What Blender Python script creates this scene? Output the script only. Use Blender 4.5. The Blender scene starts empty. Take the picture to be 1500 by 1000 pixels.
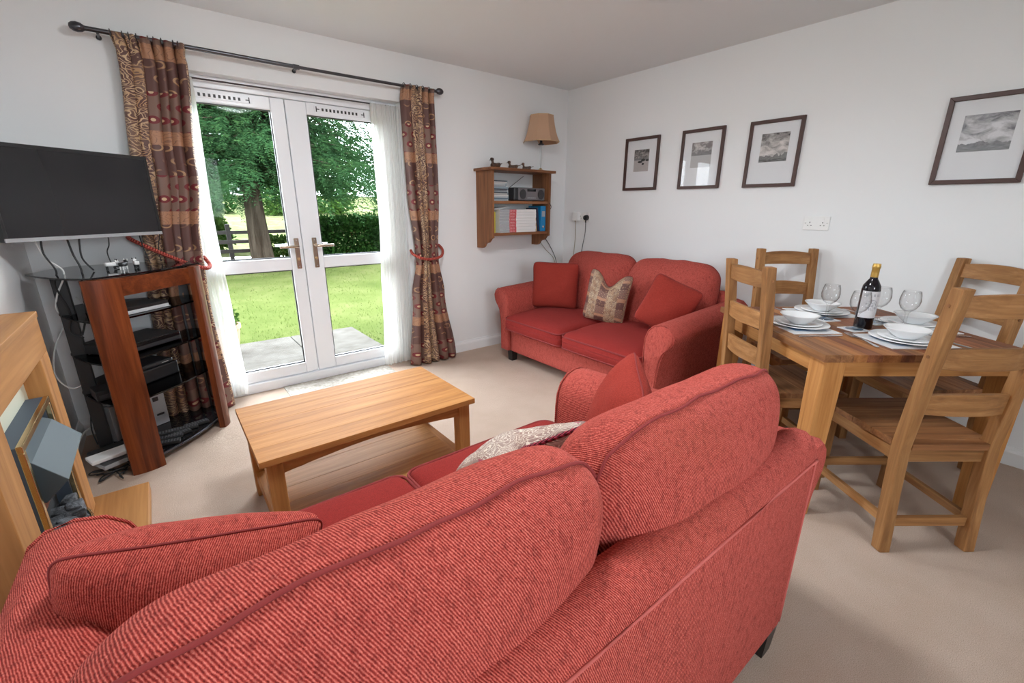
import bpy, bmesh, math, random
from math import sin, cos, pi, radians, sqrt, exp
from mathutils import Vector, Matrix, noise as mn
R = random.Random(7)
SC = bpy.context.scene
C = SC.collection

# ------------------------------------------------------------------ camera
CAM = (-3.3361, -3.3766, 1.2909)
YAW, PITCH, ROLL, FPX = 0.668, 0.2947, 0.0039, 648.6
cd = bpy.data.cameras.new('camera'); cam = bpy.data.objects.new('camera', cd); C.objects.link(cam)
cd.sensor_width = 36.0; cd.lens = FPX / 1500 * 36; cd.clip_start = 0.02; cd.clip_end = 300
fw = Vector((sin(YAW)*cos(PITCH), cos(YAW)*cos(PITCH), -sin(PITCH)))
rt = Vector((cos(YAW), -sin(YAW), 0)); up = rt.cross(fw)
r2 = rt*cos(ROLL) + up*sin(ROLL); u2 = up*cos(ROLL) - rt*sin(ROLL)
mw = Matrix((r2, u2, -fw)).transposed().to_4x4(); mw.translation = Vector(CAM)
cam.matrix_world = mw
SC.camera = cam

# ------------------------------------------------------------------ world, daylight, exposure
W = bpy.data.worlds.new('world'); SC.world = W; W.use_nodes = True
bg = W.node_tree.nodes['Background']
bg.inputs[0].default_value = (0.86, 0.94, 1.0, 1); bg.inputs[1].default_value = 15.5
sd = bpy.data.lights.new('sun', 'SUN'); sd.energy = 4.0; sd.angle = radians(20); sd.color = (1, .96, .88)
sun = bpy.data.objects.new('sun', sd); C.objects.link(sun); sun.rotation_euler = (radians(38), radians(8), radians(20))
def portal(name, loc, rot, sx, sy):
    d = bpy.data.lights.new(name, 'AREA'); d.shape = 'RECTANGLE'; d.size = sx; d.size_y = sy
    d.cycles.is_portal = True
    o = bpy.data.objects.new(name, d); C.objects.link(o); o.location = loc; o.rotation_euler = rot
portal('daylight_portal_doors', (-2.5, .32, 1.05), (radians(-90), 0, 0), 1.6, 2.1)
portal('daylight_portal_window', (-2.8, -5.22, 1.55), (radians(90), 0, 0), 1.0, 1.0)
SC.view_settings.view_transform = 'Standard'; SC.view_settings.look = 'None'
SC.view_settings.gamma = 1.0; SC.view_settings.use_curve_mapping = False
SC.view_settings.exposure = 0.66
SC.cycles.max_bounces = 10; SC.cycles.diffuse_bounces = 6; SC.cycles.transparent_max_bounces = 24
SC.cycles.sample_clamp_indirect = 8.0; SC.cycles.caustics_reflective = False; SC.cycles.caustics_refractive = False

# ------------------------------------------------------------------ node helpers
MATS = {}
class NT:
    def __init__(s, name):
        s.m = bpy.data.materials.new(name); s.m.use_nodes = True
        s.t = s.m.node_tree; s.n = s.t.nodes; s.n.clear()
        s.out = s.n.new('ShaderNodeOutputMaterial'); s.b = s.n.new('ShaderNodeBsdfPrincipled')
        s.t.links.new(s.b.outputs[0], s.out.inputs[0]); MATS[name] = s.m
    def set(s, sock, v):
        if hasattr(v, 'is_output'): s.t.links.new(v, sock)
        elif v is not None:
            if isinstance(v, (tuple, list)) and len(v) == 3 and sock.type == 'RGBA': v = (*v, 1)
            sock.default_value = v
    def p(s, **k):
        for a, v in k.items(): s.set(s.b.inputs[a.replace('_', ' ')], v)
        return s
    def co(s, kind='Object'):
        return s.n.new('ShaderNodeTexCoord').outputs[kind]
    def uv(s): return s.co('UV')
    def map(s, vec, scale=(1,1,1), rot=(0,0,0), loc=(0,0,0)):
        m = s.n.new('ShaderNodeMapping'); s.t.links.new(vec, m.inputs[0])
        m.inputs['Scale'].default_value = scale; m.inputs['Rotation'].default_value = rot; m.inputs['Location'].default_value = loc
        return m.outputs[0]
    def noise(s, vec, scale=5, detail=3, rough=.5, dist=0, col=False):
        n = s.n.new('ShaderNodeTexNoise'); s.t.links.new(vec, n.inputs['Vector'])
        n.inputs['Scale'].default_value = scale; n.inputs['Detail'].default_value = detail
        n.inputs['Roughness'].default_value = rough; n.inputs['Distortion'].default_value = dist
        return n.outputs['Color' if col else 'Fac']
    def vor(s, vec, scale=5, feat='F1', out='Distance'):
        n = s.n.new('ShaderNodeTexVoronoi'); s.t.links.new(vec, n.inputs['Vector']); n.feature = feat
        n.inputs['Scale'].default_value = scale; return n.outputs[out]
    def wave(s, vec, scale=5, dist=0, detail=2, direction='X'):
        n = s.n.new('ShaderNodeTexWave'); s.t.links.new(vec, n.inputs['Vector']); n.bands_direction = direction
        n.inputs['Scale'].default_value = scale; n.inputs['Distortion'].default_value = dist
        n.inputs['Detail'].default_value = detail; n.inputs['Detail Scale'].default_value = 1.5
        return n.outputs['Fac']
    def ma(s, op, a, b=0.0, c=0.0, clamp=False):
        n = s.n.new('ShaderNodeMath'); n.operation = op; n.use_clamp = clamp
        for i, v in enumerate((a, b, c)): s.set(n.inputs[i], v)
        return n.outputs[0]
    def sep(s, vec):
        n = s.n.new('ShaderNodeSeparateXYZ'); s.t.links.new(vec, n.inputs[0]); return n.outputs
    def comb(s, x, y, z):
        n = s.n.new('ShaderNodeCombineXYZ')
        for i, v in enumerate((x, y, z)): s.set(n.inputs[i], v)
        return n.outputs[0]
    def ramp(s, fac, *stops):
        n = s.n.new('ShaderNodeValToRGB'); s.t.links.new(fac, n.inputs[0]); e = n.color_ramp.elements
        while len(e) < len(stops): e.new(.5)
        for k, (p, c) in zip(e, stops):
            k.position = p; k.color = (c, c, c, 1) if isinstance(c, (int, float)) else (*c, 1)
        return n.outputs[0]
    def mix(s, fac, a, b, mode='MIX'):
        n = s.n.new('ShaderNodeMix'); n.data_type = 'RGBA'; n.blend_type = mode
        s.set(n.inputs[0], fac); s.set(n.inputs[6], a); s.set(n.inputs[7], b); return n.outputs[2]
    def bump(s, h, strength=.3, dist=.01):
        n = s.n.new('ShaderNodeBump'); n.inputs['Strength'].default_value = strength; n.inputs['Distance'].default_value = dist
        s.t.links.new(h, n.inputs['Height']); s.t.links.new(n.outputs[0], s.b.inputs['Normal']); return n.outputs[0]
    def rnd(s): return s.n.new('ShaderNodeObjectInfo').outputs['Random']

def plain(name, col, rough=.5, **k):
    t = NT(name); t.p(Base_Color=col, Roughness=rough, **k); return t.m
def L(r, g, b):  # sRGB 0-255 to linear
    f = lambda c: (c/255/12.92) if c/255 <= .04045 else ((c/255+.055)/1.055)**2.4
    return (f(r), f(g), f(b))

def wood(name, c_dark, c_mid, c_light, axis=0, scale=1.0, rough=.55, rvar=.25, bump=.08):
    t = NT(name); v = t.co()
    r = t.rnd()
    off = t.ma('MULTIPLY', r, 37.0)
    x, y, z = t.sep(v)
    xyz = [x, y, z]
    sc = [28*scale]*3; sc[axis] = 1.6*scale
    vec = t.comb(*[t.ma('ADD', t.ma('MULTIPLY', xyz[i], sc[i]), off) for i in range(3)])
    n1 = t.noise(vec, 1.0, 5, .62, .6)
    sc2 = [160*scale]*3; sc2[axis] = 5*scale
    vec2 = t.comb(*[t.ma('MULTIPLY', xyz[i], sc2[i]) for i in range(3)])
    n2 = t.noise(vec2, 1.0, 2, .5)
    col = t.ramp(n1, (.28, c_dark), (.5, c_mid), (.75, c_light))
    col = t.mix(t.ma('MULTIPLY', t.ramp(n2, (.35, 1.0), (.6, 0.0)), .28), col, c_dark)
    bright = t.ma('ADD', 1-rvar/2, t.ma('MULTIPLY', r, rvar))
    col = t.mix(1.0, col, t.comb(bright, bright, bright), 'MULTIPLY')
    t.p(Base_Color=col, Roughness=rough); t.b.inputs['Specular IOR Level'].default_value = .3; t.bump(n2, bump, .002)
    return t.m

# ------------------------------------------------------------------ materials
t = NT('wall_paint'); v = t.co(); t.p(Base_Color=(.79, .80, .805), Roughness=.85); t.bump(t.noise(v, 90, 4), .05, .003)
t = NT('ceiling_paint'); v = t.co(); t.p(Base_Color=(.77, .80, .815), Roughness=.9); t.bump(t.noise(v, 60, 4), .05, .003)
plain('gloss_white', (.80, .81, .82), .3)
plain('upvc', (.82, .84, .87), .28)
t = NT('carpet'); v = t.co()
n = t.noise(v, 420, 4, .7); n2 = t.noise(v, 5, 4, .6)
c = t.ramp(n, (.25, L(150, 124, 104)), (.5, L(206, 183, 165)), (.8, L(240, 222, 207)))
c = t.mix(t.ma('MULTIPLY', t.ramp(n2, (.35, 1.0), (.65, 0.0)), .22), c, L(168, 138, 110))
t.p(Base_Color=c, Roughness=.97, Specular_IOR_Level=.1); t.b.inputs['Sheen Weight'].default_value = .1; t.bump(n, .9, .006)

def fabric(name, hi, mid, lo, pscale, dark, rib=.5):
    t = NT(name); v = t.co(); x, y, z = t.sep(v)
    wob = t.ma('MULTIPLY', t.noise(v, 90, 4, .7), 7/pscale)
    d = t.ma('ADD', t.ma('ADD', x, t.ma('MULTIPLY', z, .42)), t.ma('MULTIPLY', y, .32))
    w = t.ma('MULTIPLY_ADD', t.ma('SINE', t.ma('MULTIPLY', t.ma('ADD', d, wob), pscale)), .5, .5)
    n = t.noise(v, 330, 3, .65)
    n2 = t.noise(t.map(v, (90, 90, 40), (.3, .5, .2)), 1, 4, .7)
    h = t.ma('ADD', t.ma('MULTIPLY', w, rib), t.ma('MULTIPLY', n, 1-rib*.6))
    c = t.ramp(h, (.25, lo), (.55, mid), (.9, hi))
    c = t.mix(t.ma('MULTIPLY', t.ramp(n2, (.5, 0.0), (.68, 1.0)), dark), c, lo)
    t.p(Base_Color=c, Roughness=.95, Specular_IOR_Level=.08); t.b.inputs['Sheen Weight'].default_value = .04
    t.b.inputs['Sheen Tint'].default_value = (1, .65, .6, 1)
    t.bump(h, .6, .003); return t.m
fabric('sofa_red', L(218, 122, 108), L(166, 62, 54), L(92, 28, 28), 1600, .5, .42)
fabric('sofa_seat_red', L(168, 62, 56), L(142, 44, 40), L(88, 24, 26), 2200, .15, .35)
fabric('pillow_red', L(174, 72, 60), L(150, 54, 45), L(98, 30, 27), 2400, .15, .3)
plain('piping_red', L(128, 42, 40), .9); plain('piping_light', L(186, 92, 84), .9)
plain('black_wood', (.012, .011, .011), .35)
OAKD, OAKM, OAKL = L(150, 98, 50), L(180, 124, 68), L(200, 146, 88)
for ax, nm in enumerate('xyz'):
    wood('oak_'+nm, OAKD, OAKM, OAKL, ax)
    wood('oak_dark_'+nm, L(100, 62, 36), L(140, 94, 58), L(172, 124, 82), ax, rvar=.6)
    wood('stave_'+nm, L(128, 80, 42), L(168, 110, 62), L(196, 140, 88), ax, rvar=.3)
    wood('stave_red_'+nm, L(96, 54, 32), L(136, 82, 52), L(166, 108, 70), ax, rvar=.5)
    wood('chair_oak_'+nm, L(118, 80, 46), L(156, 110, 66), L(184, 138, 90), ax, rvar=.2)
    wood('pine_'+nm, L(104, 66, 42), L(136, 90, 58), L(160, 112, 76), ax, rough=.5)
    wood('cherry_'+nm, L(66, 28, 12), L(104, 50, 24), L(132, 70, 36), ax, rough=.28, scale=.8)
    wood('surround_oak_'+nm, L(138, 90, 48), L(168, 118, 68), L(188, 138, 84), ax, scale=.5)
plain('black_glass', (.006, .006, .007), .06)
t = NT('smoked_glass'); t.n.remove(t.b)
g = t.n.new('ShaderNodeBsdfGlossy'); g.inputs[0].default_value = (.5, .5, .5, 1); g.inputs['Roughness'].default_value = .04
tr = t.n.new('ShaderNodeBsdfTransparent'); tr.inputs[0].default_value = (.09, .09, .10, 1)
fr = t.n.new('ShaderNodeFresnel'); fr.inputs[0].default_value = 1.5
mx = t.n.new('ShaderNodeMixShader'); t.t.links.new(fr.outputs[0], mx.inputs[0]); t.t.links.new(tr.outputs[0], mx.inputs[1]); t.t.links.new(g.outputs[0], mx.inputs[2]); t.t.links.new(mx.outputs[0], t.out.inputs[0])
def clear(name, tint, ior=1.45, rough=.02):
    t = NT(name); t.n.remove(t.b)
    g = t.n.new('ShaderNodeBsdfGlossy'); g.inputs['Roughness'].default_value = rough
    tr = t.n.new('ShaderNodeBsdfTransparent'); tr.inputs[0].default_value = (*tint, 1)
    lw_ = t.n.new('ShaderNodeLayerWeight'); fc = t.ma('POWER', lw_.outputs['Facing'], 3.0)
    fr = t.n.new('ShaderNodeMath'); fr.operation = 'MULTIPLY_ADD'; t.t.links.new(fc, fr.inputs[0]); fr.inputs[1].default_value = .55; fr.inputs[2].default_value = ((ior-1)/(ior+1))**2
    mx = t.n.new('ShaderNodeMixShader'); t.t.links.new(fr.outputs[0], mx.inputs[0]); t.t.links.new(tr.outputs[0], mx.inputs[1]); t.t.links.new(g.outputs[0], mx.inputs[2]); t.t.links.new(mx.outputs[0], t.out.inputs[0])
clear('window_glass', (.975, .98, .985), 1.12); clear('picture_glass', (.98, .98, .98), 1.25)
t = NT('wine_glass'); t.n.remove(t.b); lw_ = t.n.new('ShaderNodeLayerWeight'); fc = t.ma('POWER', lw_.outputs['Facing'], 3.2)
g = t.n.new('ShaderNodeBsdfGlossy'); g.inputs['Roughness'].default_value = .02; tr = t.n.new('ShaderNodeBsdfTransparent')
t.t.links.new(t.mix(fc, (.985, .985, .985), (.50, .50, .50)), tr.inputs[0])
mx = t.n.new('ShaderNodeMixShader'); t.t.links.new(t.ma('MULTIPLY_ADD', fc, .45, .035), mx.inputs[0]); t.t.links.new(tr.outputs[0], mx.inputs[1]); t.t.links.new(g.outputs[0], mx.inputs[2]); t.t.links.new(mx.outputs[0], t.out.inputs[0])
plain('chrome', (.75, .75, .76), .15, Metallic=1.0)
plain('steel', (.60, .60, .61), .22, Metallic=.9)
plain('gunmetal', (.09, .09, .10), .3, Metallic=.9)
plain('brass', (.72, .55, .30), .25, Metallic=1.0)
plain('handle_metal', (.40, .32, .25), .22, Metallic=1.0)
plain('black_plastic', (.012, .012, .013), .4)
plain('dark_plastic', (.03, .03, .033), .45)
plain('grey_plastic', (.35, .36, .37), .4)
plain('silver_plastic', (.55, .56, .57), .3)
plain('radio_grey', (.15, .135, .14), .35); plain('key_grey', (.16, .16, .17), .5); plain('white_plastic', (.80, .80, .79), .35)
plain('screen', (.014, .014, .016), .17)
plain('porcelain', (.84, .85, .86), .12)
plain('cable_black', (.015, .015, .016), .5); plain('cable_white', (.75, .75, .73), .5); plain('cable_gold', (.30, .24, .15), .5)
plain('frame_brown', L(72, 46, 40), .45)
plain('mat_board', (.80, .81, .83), .85)
plain('slate', L(62, 74, 86), .55); plain('slate_light', L(58, 70, 75), .6)
plain('cream_panel', L(206, 208, 188), .4)
t = NT('coal'); v = t.co(); t.p(Base_Color=t.ramp(t.noise(v, 30, 4), (.3, (.012, .012, .014)), (.7, (.09, .095, .105))), Roughness=.7); t.bump(t.noise(v, 60, 4), .8, .01)
plain('soot', (.008, .008, .009), .8)
plain('bottle_glass', (.008, .006, .010), .06); plain('gold_foil', L(198, 160, 84), .3, Metallic=.6)
plain('yellow_paper', L(206, 196, 70), .6); plain('blue_file', L(24, 128, 184), .45); plain('tan_paper', L(190, 160, 120), .6)
plain('paper_white', (.74, .74, .73), .6); plain('paper_grey', L(160, 164, 168), .6); plain('red_print', L(196, 44, 52), .55); plain('navy', L(30, 40, 70), .5)
plain('terracotta', L(150, 112, 84), .8)
t = NT('rope_red'); v = t.uv(); x, y, z = t.sep(v)
w = t.ma('SINE', t.ma('ADD', t.ma('MULTIPLY', x, 1.0), t.ma('MULTIPLY', y, 6.283)))
t.p(Base_Color=t.ramp(t.ma('MULTIPLY_ADD', w, .5, .5), (.2, L(140, 44, 36)), (.7, L(204, 92, 76))), Roughness=.8); t.bump(w, .8, .004)
t = NT('rope_crimson'); v = t.uv(); x, y, z = t.sep(v)
w = t.ma('SINE', t.ma('ADD', t.ma('MULTIPLY', x, 1.0), t.ma('MULTIPLY', y, 6.283)))
t.p(Base_Color=t.ramp(t.ma('MULTIPLY_ADD', w, .5, .5), (.2, L(78, 8, 28)), (.7, L(168, 40, 66))), Roughness=.6); t.bump(w, .8, .004)
# sheer voile
t = NT('voile'); t.n.remove(t.b)
d1 = t.n.new('ShaderNodeBsdfDiffuse'); d1.inputs[0].default_value = (.85, .84, .82, 1)
d2 = t.n.new('ShaderNodeBsdfTranslucent'); d2.inputs[0].default_value = (.85, .85, .83, 1)
tr = t.n.new('ShaderNodeBsdfTransparent'); m1 = t.n.new('ShaderNodeMixShader'); m2 = t.n.new('ShaderNodeMixShader')
m1.inputs[0].default_value = .45; m2.inputs[0].default_value = .24
t.t.links.new(d1.outputs[0], m1.inputs[1]); t.t.links.new(d2.outputs[0], m1.inputs[2]); t.t.links.new(m1.outputs[0], m2.inputs[1]); t.t.links.new(tr.outputs[0], m2.inputs[2]); t.t.links.new(m2.outputs[0], t.out.inputs[0])
# lamp shade
t = NT('shade_cloth'); t.p(Base_Color=L(188, 152, 124), Roughness=.8); t.b.inputs['Transmission Weight'].default_value = 0.0
t.bump(t.wave(t.co(), 60, 1), .1, .002)

# patchwork damask: UV in metres
def damask(name, cs, gs=1.0, ubase=0.0, sfrac=.42):
    t = NT(name); uv = t.uv(); u, v, _ = t.sep(uv)
    plum, taupe, tan, gold, red, cream = cs
    # columns .20 m wide: scroll / patch
    cu = t.ma('FRACT', t.ma('MULTIPLY_ADD', u, 1/(.44*gs), ubase)); scrollcol = t.ma('LESS_THAN', cu, sfrac)
    cv = t.ma('FRACT', t.ma('MULTIPLY', v, 1/(.42*gs)))
    warp = t.noise(uv, 14/gs, 2, .5, 0, True)
    wv = t.mix(.10*gs, uv, warp, 'ADD')
    dist = t.vor(wv, 11/gs)
    rings = t.ma('ABSOLUTE', t.ma('SINE', t.ma('MULTIPLY', dist, 24.0)))
    dist2 = t.vor(t.map(wv, loc=(.31, .17, 0)), 17/gs)
    rings2 = t.ma('ABSOLUTE', t.ma('SINE', t.ma('MULTIPLY', dist2, 13.0)))
    line = t.ma('MAXIMUM', t.ma('LESS_THAN', rings, .42), t.ma('MULTIPLY', t.ma('LESS_THAN', rings2, .26), .8))
    sbase = t.mix(t.ramp(t.noise(uv, 6/gs, 1), (.45, 0.0), (.55, 1.0)), plum, taupe)
    scol = t.mix(line, sbase, t.mix(t.ramp(t.noise(uv, 9/gs, 1), (.4, 0.0), (.6, 1.0)), gold, cream))
    # patches: tan band, plum with little rings, taupe with red flowers
    band = t.ma('GREATER_THAN', cv, .83)
    isflow = t.ma('LESS_THAN', cv, .46)
    k = 1/(.068*gs)
    row = t.ma('FLOOR', t.ma('MULTIPLY', v, k))
    fu = t.ma('SUBTRACT', t.ma('FRACT', t.ma('ADD', t.ma('MULTIPLY', u, k), t.ma('MULTIPLY', row, .5))), .5)
    fv = t.ma('SUBTRACT', t.ma('FRACT', t.ma('MULTIPLY', v, k)), .5)
    rr = t.ma('SQRT', t.ma('ADD', t.ma('MULTIPLY', fu, fu), t.ma('MULTIPLY', fv, fv)))
    ring = t.ma('MULTIPLY', t.ma('LESS_THAN', rr, .30), t.ma('GREATER_THAN', rr, .12))
    dot = t.ma('LESS_THAN', rr, .12)
    flow = t.mix(ring, t.mix(dot, taupe, cream), red)
    ring3 = t.ma('MULTIPLY', t.ma('LESS_THAN', rr, .32), t.ma('GREATER_THAN', rr, .22))
    pl = t.mix(t.ma('MULTIPLY', ring3, t.ramp(t.noise(uv, 12/gs, 1), (.48, 0.0), (.56, .8))), plum, gold)
    pc = t.mix(isflow, pl, flow)
    tanc = t.mix(t.ma('LESS_THAN', rings2, .25), tan, t.mix(.5, tan, plum))
    pc = t.mix(band, pc, tanc)
    c = t.mix(scrollcol, pc, scol)
    th = t.noise(t.map(uv, (300, 900, 1)), 1, 2)
    c = t.mix(t.ma('MULTIPLY', th, .25), c, (.02, .012, .01))
    t.p(Base_Color=c, Roughness=.6); t.bump(th, .15, .002); return t.m
damask('curtain_damask', (L(96, 64, 58), L(122, 94, 82), L(172, 126, 96), L(190, 150, 110), L(112, 24, 32), L(208, 180, 144)))
damask('cushion_damask', (L(98, 60, 54), L(130, 98, 84), L(178, 130, 100), L(196, 160, 120), L(98, 24, 30), L(222, 200, 164)), .30, 0, .55)
damask('cushion_damask_pale', (L(150, 118, 108), L(158, 134, 126), L(176, 150, 138), L(214, 200, 182), L(168, 70, 90), L(232, 222, 206)), .75, .3, .80)
plain('lining', (.62, .58, .50), .8)

# ------------------------------------------------------------------ mesh helpers
class G:
    def __init__(s): s.v = []; s.f = []; s.uv = None
    def add(s, vs, fs):
        o = len(s.v); s.v += [tuple(q) for q in vs]; s.f += [tuple(i+o for i in q) for q in fs]; return s
    def box(s, x0, x1, y0, y1, z0, z1):
        return s.hexa([(x0,y0,z0),(x1,y0,z0),(x1,y1,z0),(x0,y1,z0)], [(x0,y0,z1),(x1,y0,z1),(x1,y1,z1),(x0,y1,z1)])
    def hexa(s, a, b):
        n = len(a)
        return s.add(list(a)+list(b), [tuple(range(n))[::-1], tuple(range(n, 2*n))] + [(i, (i+1) % n, n+(i+1) % n, n+i) for i in range(n)])
    def prism(s, poly, axis, a, b):
        def P(q, h):
            return {'z': (q[0], q[1], h), 'y': (q[0], h, q[1]), 'x': (h, q[0], q[1])}[axis]
        return s.hexa([P(q, a) for q in poly], [P(q, b) for q in poly])
    def bar(s, p, q, w, d, up=(0, 0, 1)):
        p, q = Vector(p), Vector(q); t = (q-p).normalized(); x = t.cross(Vector(up))
        if x.length < 1e-4: x = t.cross(Vector((0, 1, 0)))
        x.normalize(); y = x.cross(t)
        off = [x*(-w/2)-y*(d/2), x*(w/2)-y*(d/2), x*(w/2)+y*(d/2), x*(-w/2)+y*(d/2)]
        return s.hexa([p+o for o in off], [q+o for o in off])
    def tube(s, pts, r, n=8, cap=True, closed=False):
        pts = [Vector(q) for q in pts]; m = len(pts); rs = r if isinstance(r, (list, tuple)) else [r]*m
        ref = None; base = len(s.v); vs = []
        for i, q in enumerate(pts):
            a = pts[(i-1) % m] if (closed or i) else q; b = pts[(i+1) % m] if (closed or i < m-1) else q
            t = (b-a).normalized() if (b-a).length > 1e-9 else Vector((0, 0, 1))
            if ref is None: ref = Vector((0, 0, 1)) if abs(t.z) < .9 else Vector((1, 0, 0))
            x = t.cross(ref)
            if x.length < 1e-5: x = t.cross(Vector((1, 0, 0)))
            x.normalize(); y = x.cross(t).normalized(); ref = y.copy() if False else ref
            vs += [q + (x*cos(2*pi*k/n) + y*sin(2*pi*k/n))*rs[i] for k in range(n)]
        fs = []
        for i in range(m if closed else m-1):
            j = (i+1) % m
            fs += [(i*n+k, i*n+(k+1) % n, j*n+(k+1) % n, j*n+k) for k in range(n)]
        if cap and not closed: fs += [tuple(range(n))[::-1], tuple(range((m-1)*n, m*n))]
        return s.add(vs, fs)
    def lathe(s, prof, n=24, cx=0, cy=0, ang0=0):
        vs = []; fs = []
        for r, z in prof:
            vs += [(cx + r*cos(ang0+2*pi*k/n), cy + r*sin(ang0+2*pi*k/n), z) for k in range(n)]
        for i in range(len(prof)-1):
            fs += [(i*n+k, i*n+(k+1) % n, (i+1)*n+(k+1) % n, (i+1)*n+k) for k in range(n)]
        if prof[0][0] > 1e-5: fs.append(tuple(range(n))[::-1])
        if prof[-1][0] > 1e-5: fs.append(tuple(range((len(prof)-1)*n, len(prof)*n)))
        return s.add(vs, fs)
    def grid(s, fn, nu, nv, uvfn=None, closed=False):
        base = len(s.v)
        vs = [fn(i/nu, j/nv) for j in range(nv+1) for i in range(nu+1)]
        s.add(vs, [(j*(nu+1)+i, j*(nu+1)+i+1, (j+1)*(nu+1)+i+1, (j+1)*(nu+1)+i) for j in range(nv) for i in range(nu)])
        if uvfn:
            s.uv = s.uv or {}
            for j in range(nv+1):
                for i in range(nu+1): s.uv[base+j*(nu+1)+i] = uvfn(i/nu, j/nv)
        return s
    def rbox(s, a, b, c, r, n=10, puff=(0, 0, 0), fn=None):
        """rounded box half-sizes a,b,c, edge radius r, crowned by puff"""
        idx = {}; vs = []; fs = []
        def V(i, j, k):
            if (i, j, k) in idx: return idx[(i, j, k)]
            def m(t):  # denser towards edges
                t = t/n*2-1; return math.copysign(1-(1-abs(t))**1.6, t)
            q = Vector((m(i)*a, m(j)*b, m(k)*c))
            inn = Vector((max(-a+r, min(a-r, q.x)), max(-b+r, min(b-r, q.y)), max(-c+r, min(c-r, q.z))))
            d = q-inn
            if d.length > 1e-9: q = inn + d.normalized()*r
            X, Y, Z = q.x/a, q.y/b, q.z/c
            q = Vector((q.x + math.copysign(puff[0], X)*(X*X)*(1-Y*Y)*(1-Z*Z), q.y + math.copysign(puff[1], Y)*(Y*Y)*(1-X*X)*(1-Z*Z), q.z + math.copysign(puff[2], Z)*(Z*Z)*(1-X*X)**.7*(1-Y*Y)**.7 if abs(X) < 1 and abs(Y) < 1 else q.z))
            if fn: q = Vector(fn(q))
            idx[(i, j, k)] = len(vs); vs.append(tuple(q)); return idx[(i, j, k)]
        for i in range(n):
            for j in range(n):
                fs += [(V(i,j,0), V(i,j+1,0), V(i+1,j+1,0), V(i+1,j,0)), (V(i,j,n), V(i+1,j,n), V(i+1,j+1,n), V(i,j+1,n)),
                       (V(i,0,j), V(i+1,0,j), V(i+1,0,j+1), V(i,0,j+1)), (V(i,n,j), V(i,n,j+1), V(i+1,n,j+1), V(i+1,n,j)),
                       (V(0,i,j), V(0,i,j+1), V(0,i+1,j+1), V(0,i+1,j)), (V(n,i,j), V(n,i+1,j), V(n,i+1,j+1), V(n,i,j+1))]
        return s.add(vs, fs)
    @staticmethod
    def rmap(q, a, b, c, r, puff):
        inn = Vector((max(-a+r, min(a-r, q.x)), max(-b+r, min(b-r, q.y)), max(-c+r, min(c-r, q.z)))); d = q-inn
        if d.length > 1e-9: q = inn + d.normalized()*r
        X, Y, Z = q.x/a, q.y/b, q.z/c
        return Vector((q.x + math.copysign(puff[0], X)*(X*X)*(1-Y*Y)*(1-Z*Z), q.y + math.copysign(puff[1], Y)*(Y*Y)*(1-X*X)*(1-Z*Z), q.z + math.copysign(puff[2], Z)*(Z*Z)*max(0, 1-X*X)**.7*max(0, 1-Y*Y)**.7))
    def xf(s, m):
        s.v = [tuple(m @ Vector(q)) for q in s.v]; return s
    def make(s, name, mat, parent=None, smooth=False, bevel=0, loc=None, sub=0, ang=None):
        me = bpy.data.meshes.new(name); me.from_pydata(s.v, [], s.f); me.validate()
        if s.uv:
            l = me.uv_layers.new(name='UVMap')
            for lp in me.loops: l.data[lp.index].uv = s.uv.get(lp.vertex_index, (0, 0))
        bm = bmesh.new(); bm.from_mesh(me); bmesh.ops.recalc_face_normals(bm, faces=bm.faces); bm.to_mesh(me); bm.free()
        me.materials.append(MATS[mat] if isinstance(mat, str) else mat)
        if smooth:
            for p in me.polygons: p.use_smooth = True
            if ang: me.set_sharp_from_angle(angle=radians(ang))
        o = bpy.data.objects.new(name, me); C.objects.link(o)
        if parent: o.parent = parent
        if loc: o.location = loc
        if bevel:
            b = o.modifiers.new('bevel', 'BEVEL'); b.width = bevel; b.segments = 2; b.limit_method = 'ANGLE'; b.angle_limit = radians(40)
        if sub:
            b = o.modifiers.new('sub', 'SUBSURF'); b.levels = sub; b.render_levels = sub
        return o
def B(*a): return G().box(*a)
def thing(name, label, cat, loc=(0, 0, 0), rz=0, group=None):
    o = bpy.data.objects.new(name, None); C.objects.link(o); o.empty_display_size = .05
    o.location = loc; o.rotation_euler = (0, 0, rz); return tag(o, label, cat, group)
def tag(o, label, cat, group=None):
    o['label'] = label; o['category'] = cat
    if group: o['group'] = group
    return o
def struct(o, label=None):
    o['kind'] = 'structure'
    if label: o['label'] = label
    return o
def dup(root, label, group=None, loc=None, rz=None, name=None):
    r = root.copy(); C.objects.link(r)
    if loc is not None: r.location = loc
    if rz is not None: r.rotation_euler = (0, 0, rz)
    r['label'] = label
    if group: r['group'] = group
    for ch in root.children:
        c = ch.copy(); C.objects.link(c); c.parent = r
        for g in ch.children:
            d = g.copy(); C.objects.link(d); d.parent = c
    return r
def smooth_path(pts, n=8):
    pts = [Vector(p) for p in pts]; out = []
    for i in range(len(pts)-1):
        p0 = pts[max(i-1, 0)]; p1 = pts[i]; p2 = pts[i+1]; p3 = pts[min(i+2, len(pts)-1)]
        for k in range(n):
            t = k/n
            out.append(.5*((2*p1) + (-p0+p2)*t + (2*p0-5*p1+4*p2-p3)*t*t + (-p0+3*p1-3*p2+p3)*t*t*t))
    out.append(pts[-1]); return out
def rope(name, pts, r, mat, parent=None, turns=90):
    g = G(); m = len(pts); n = 8; L_ = 0
    g.tube(pts, r, n, cap=False); g.uv = {}
    for i in range(m):
        if i: L_ += (Vector(pts[i])-Vector(pts[i-1])).length
        for k in range(n): g.uv[i*n+k] = (L_*turns*6.283*.9, k/n)
    return g.make(name, mat, parent, smooth=True)

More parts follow.
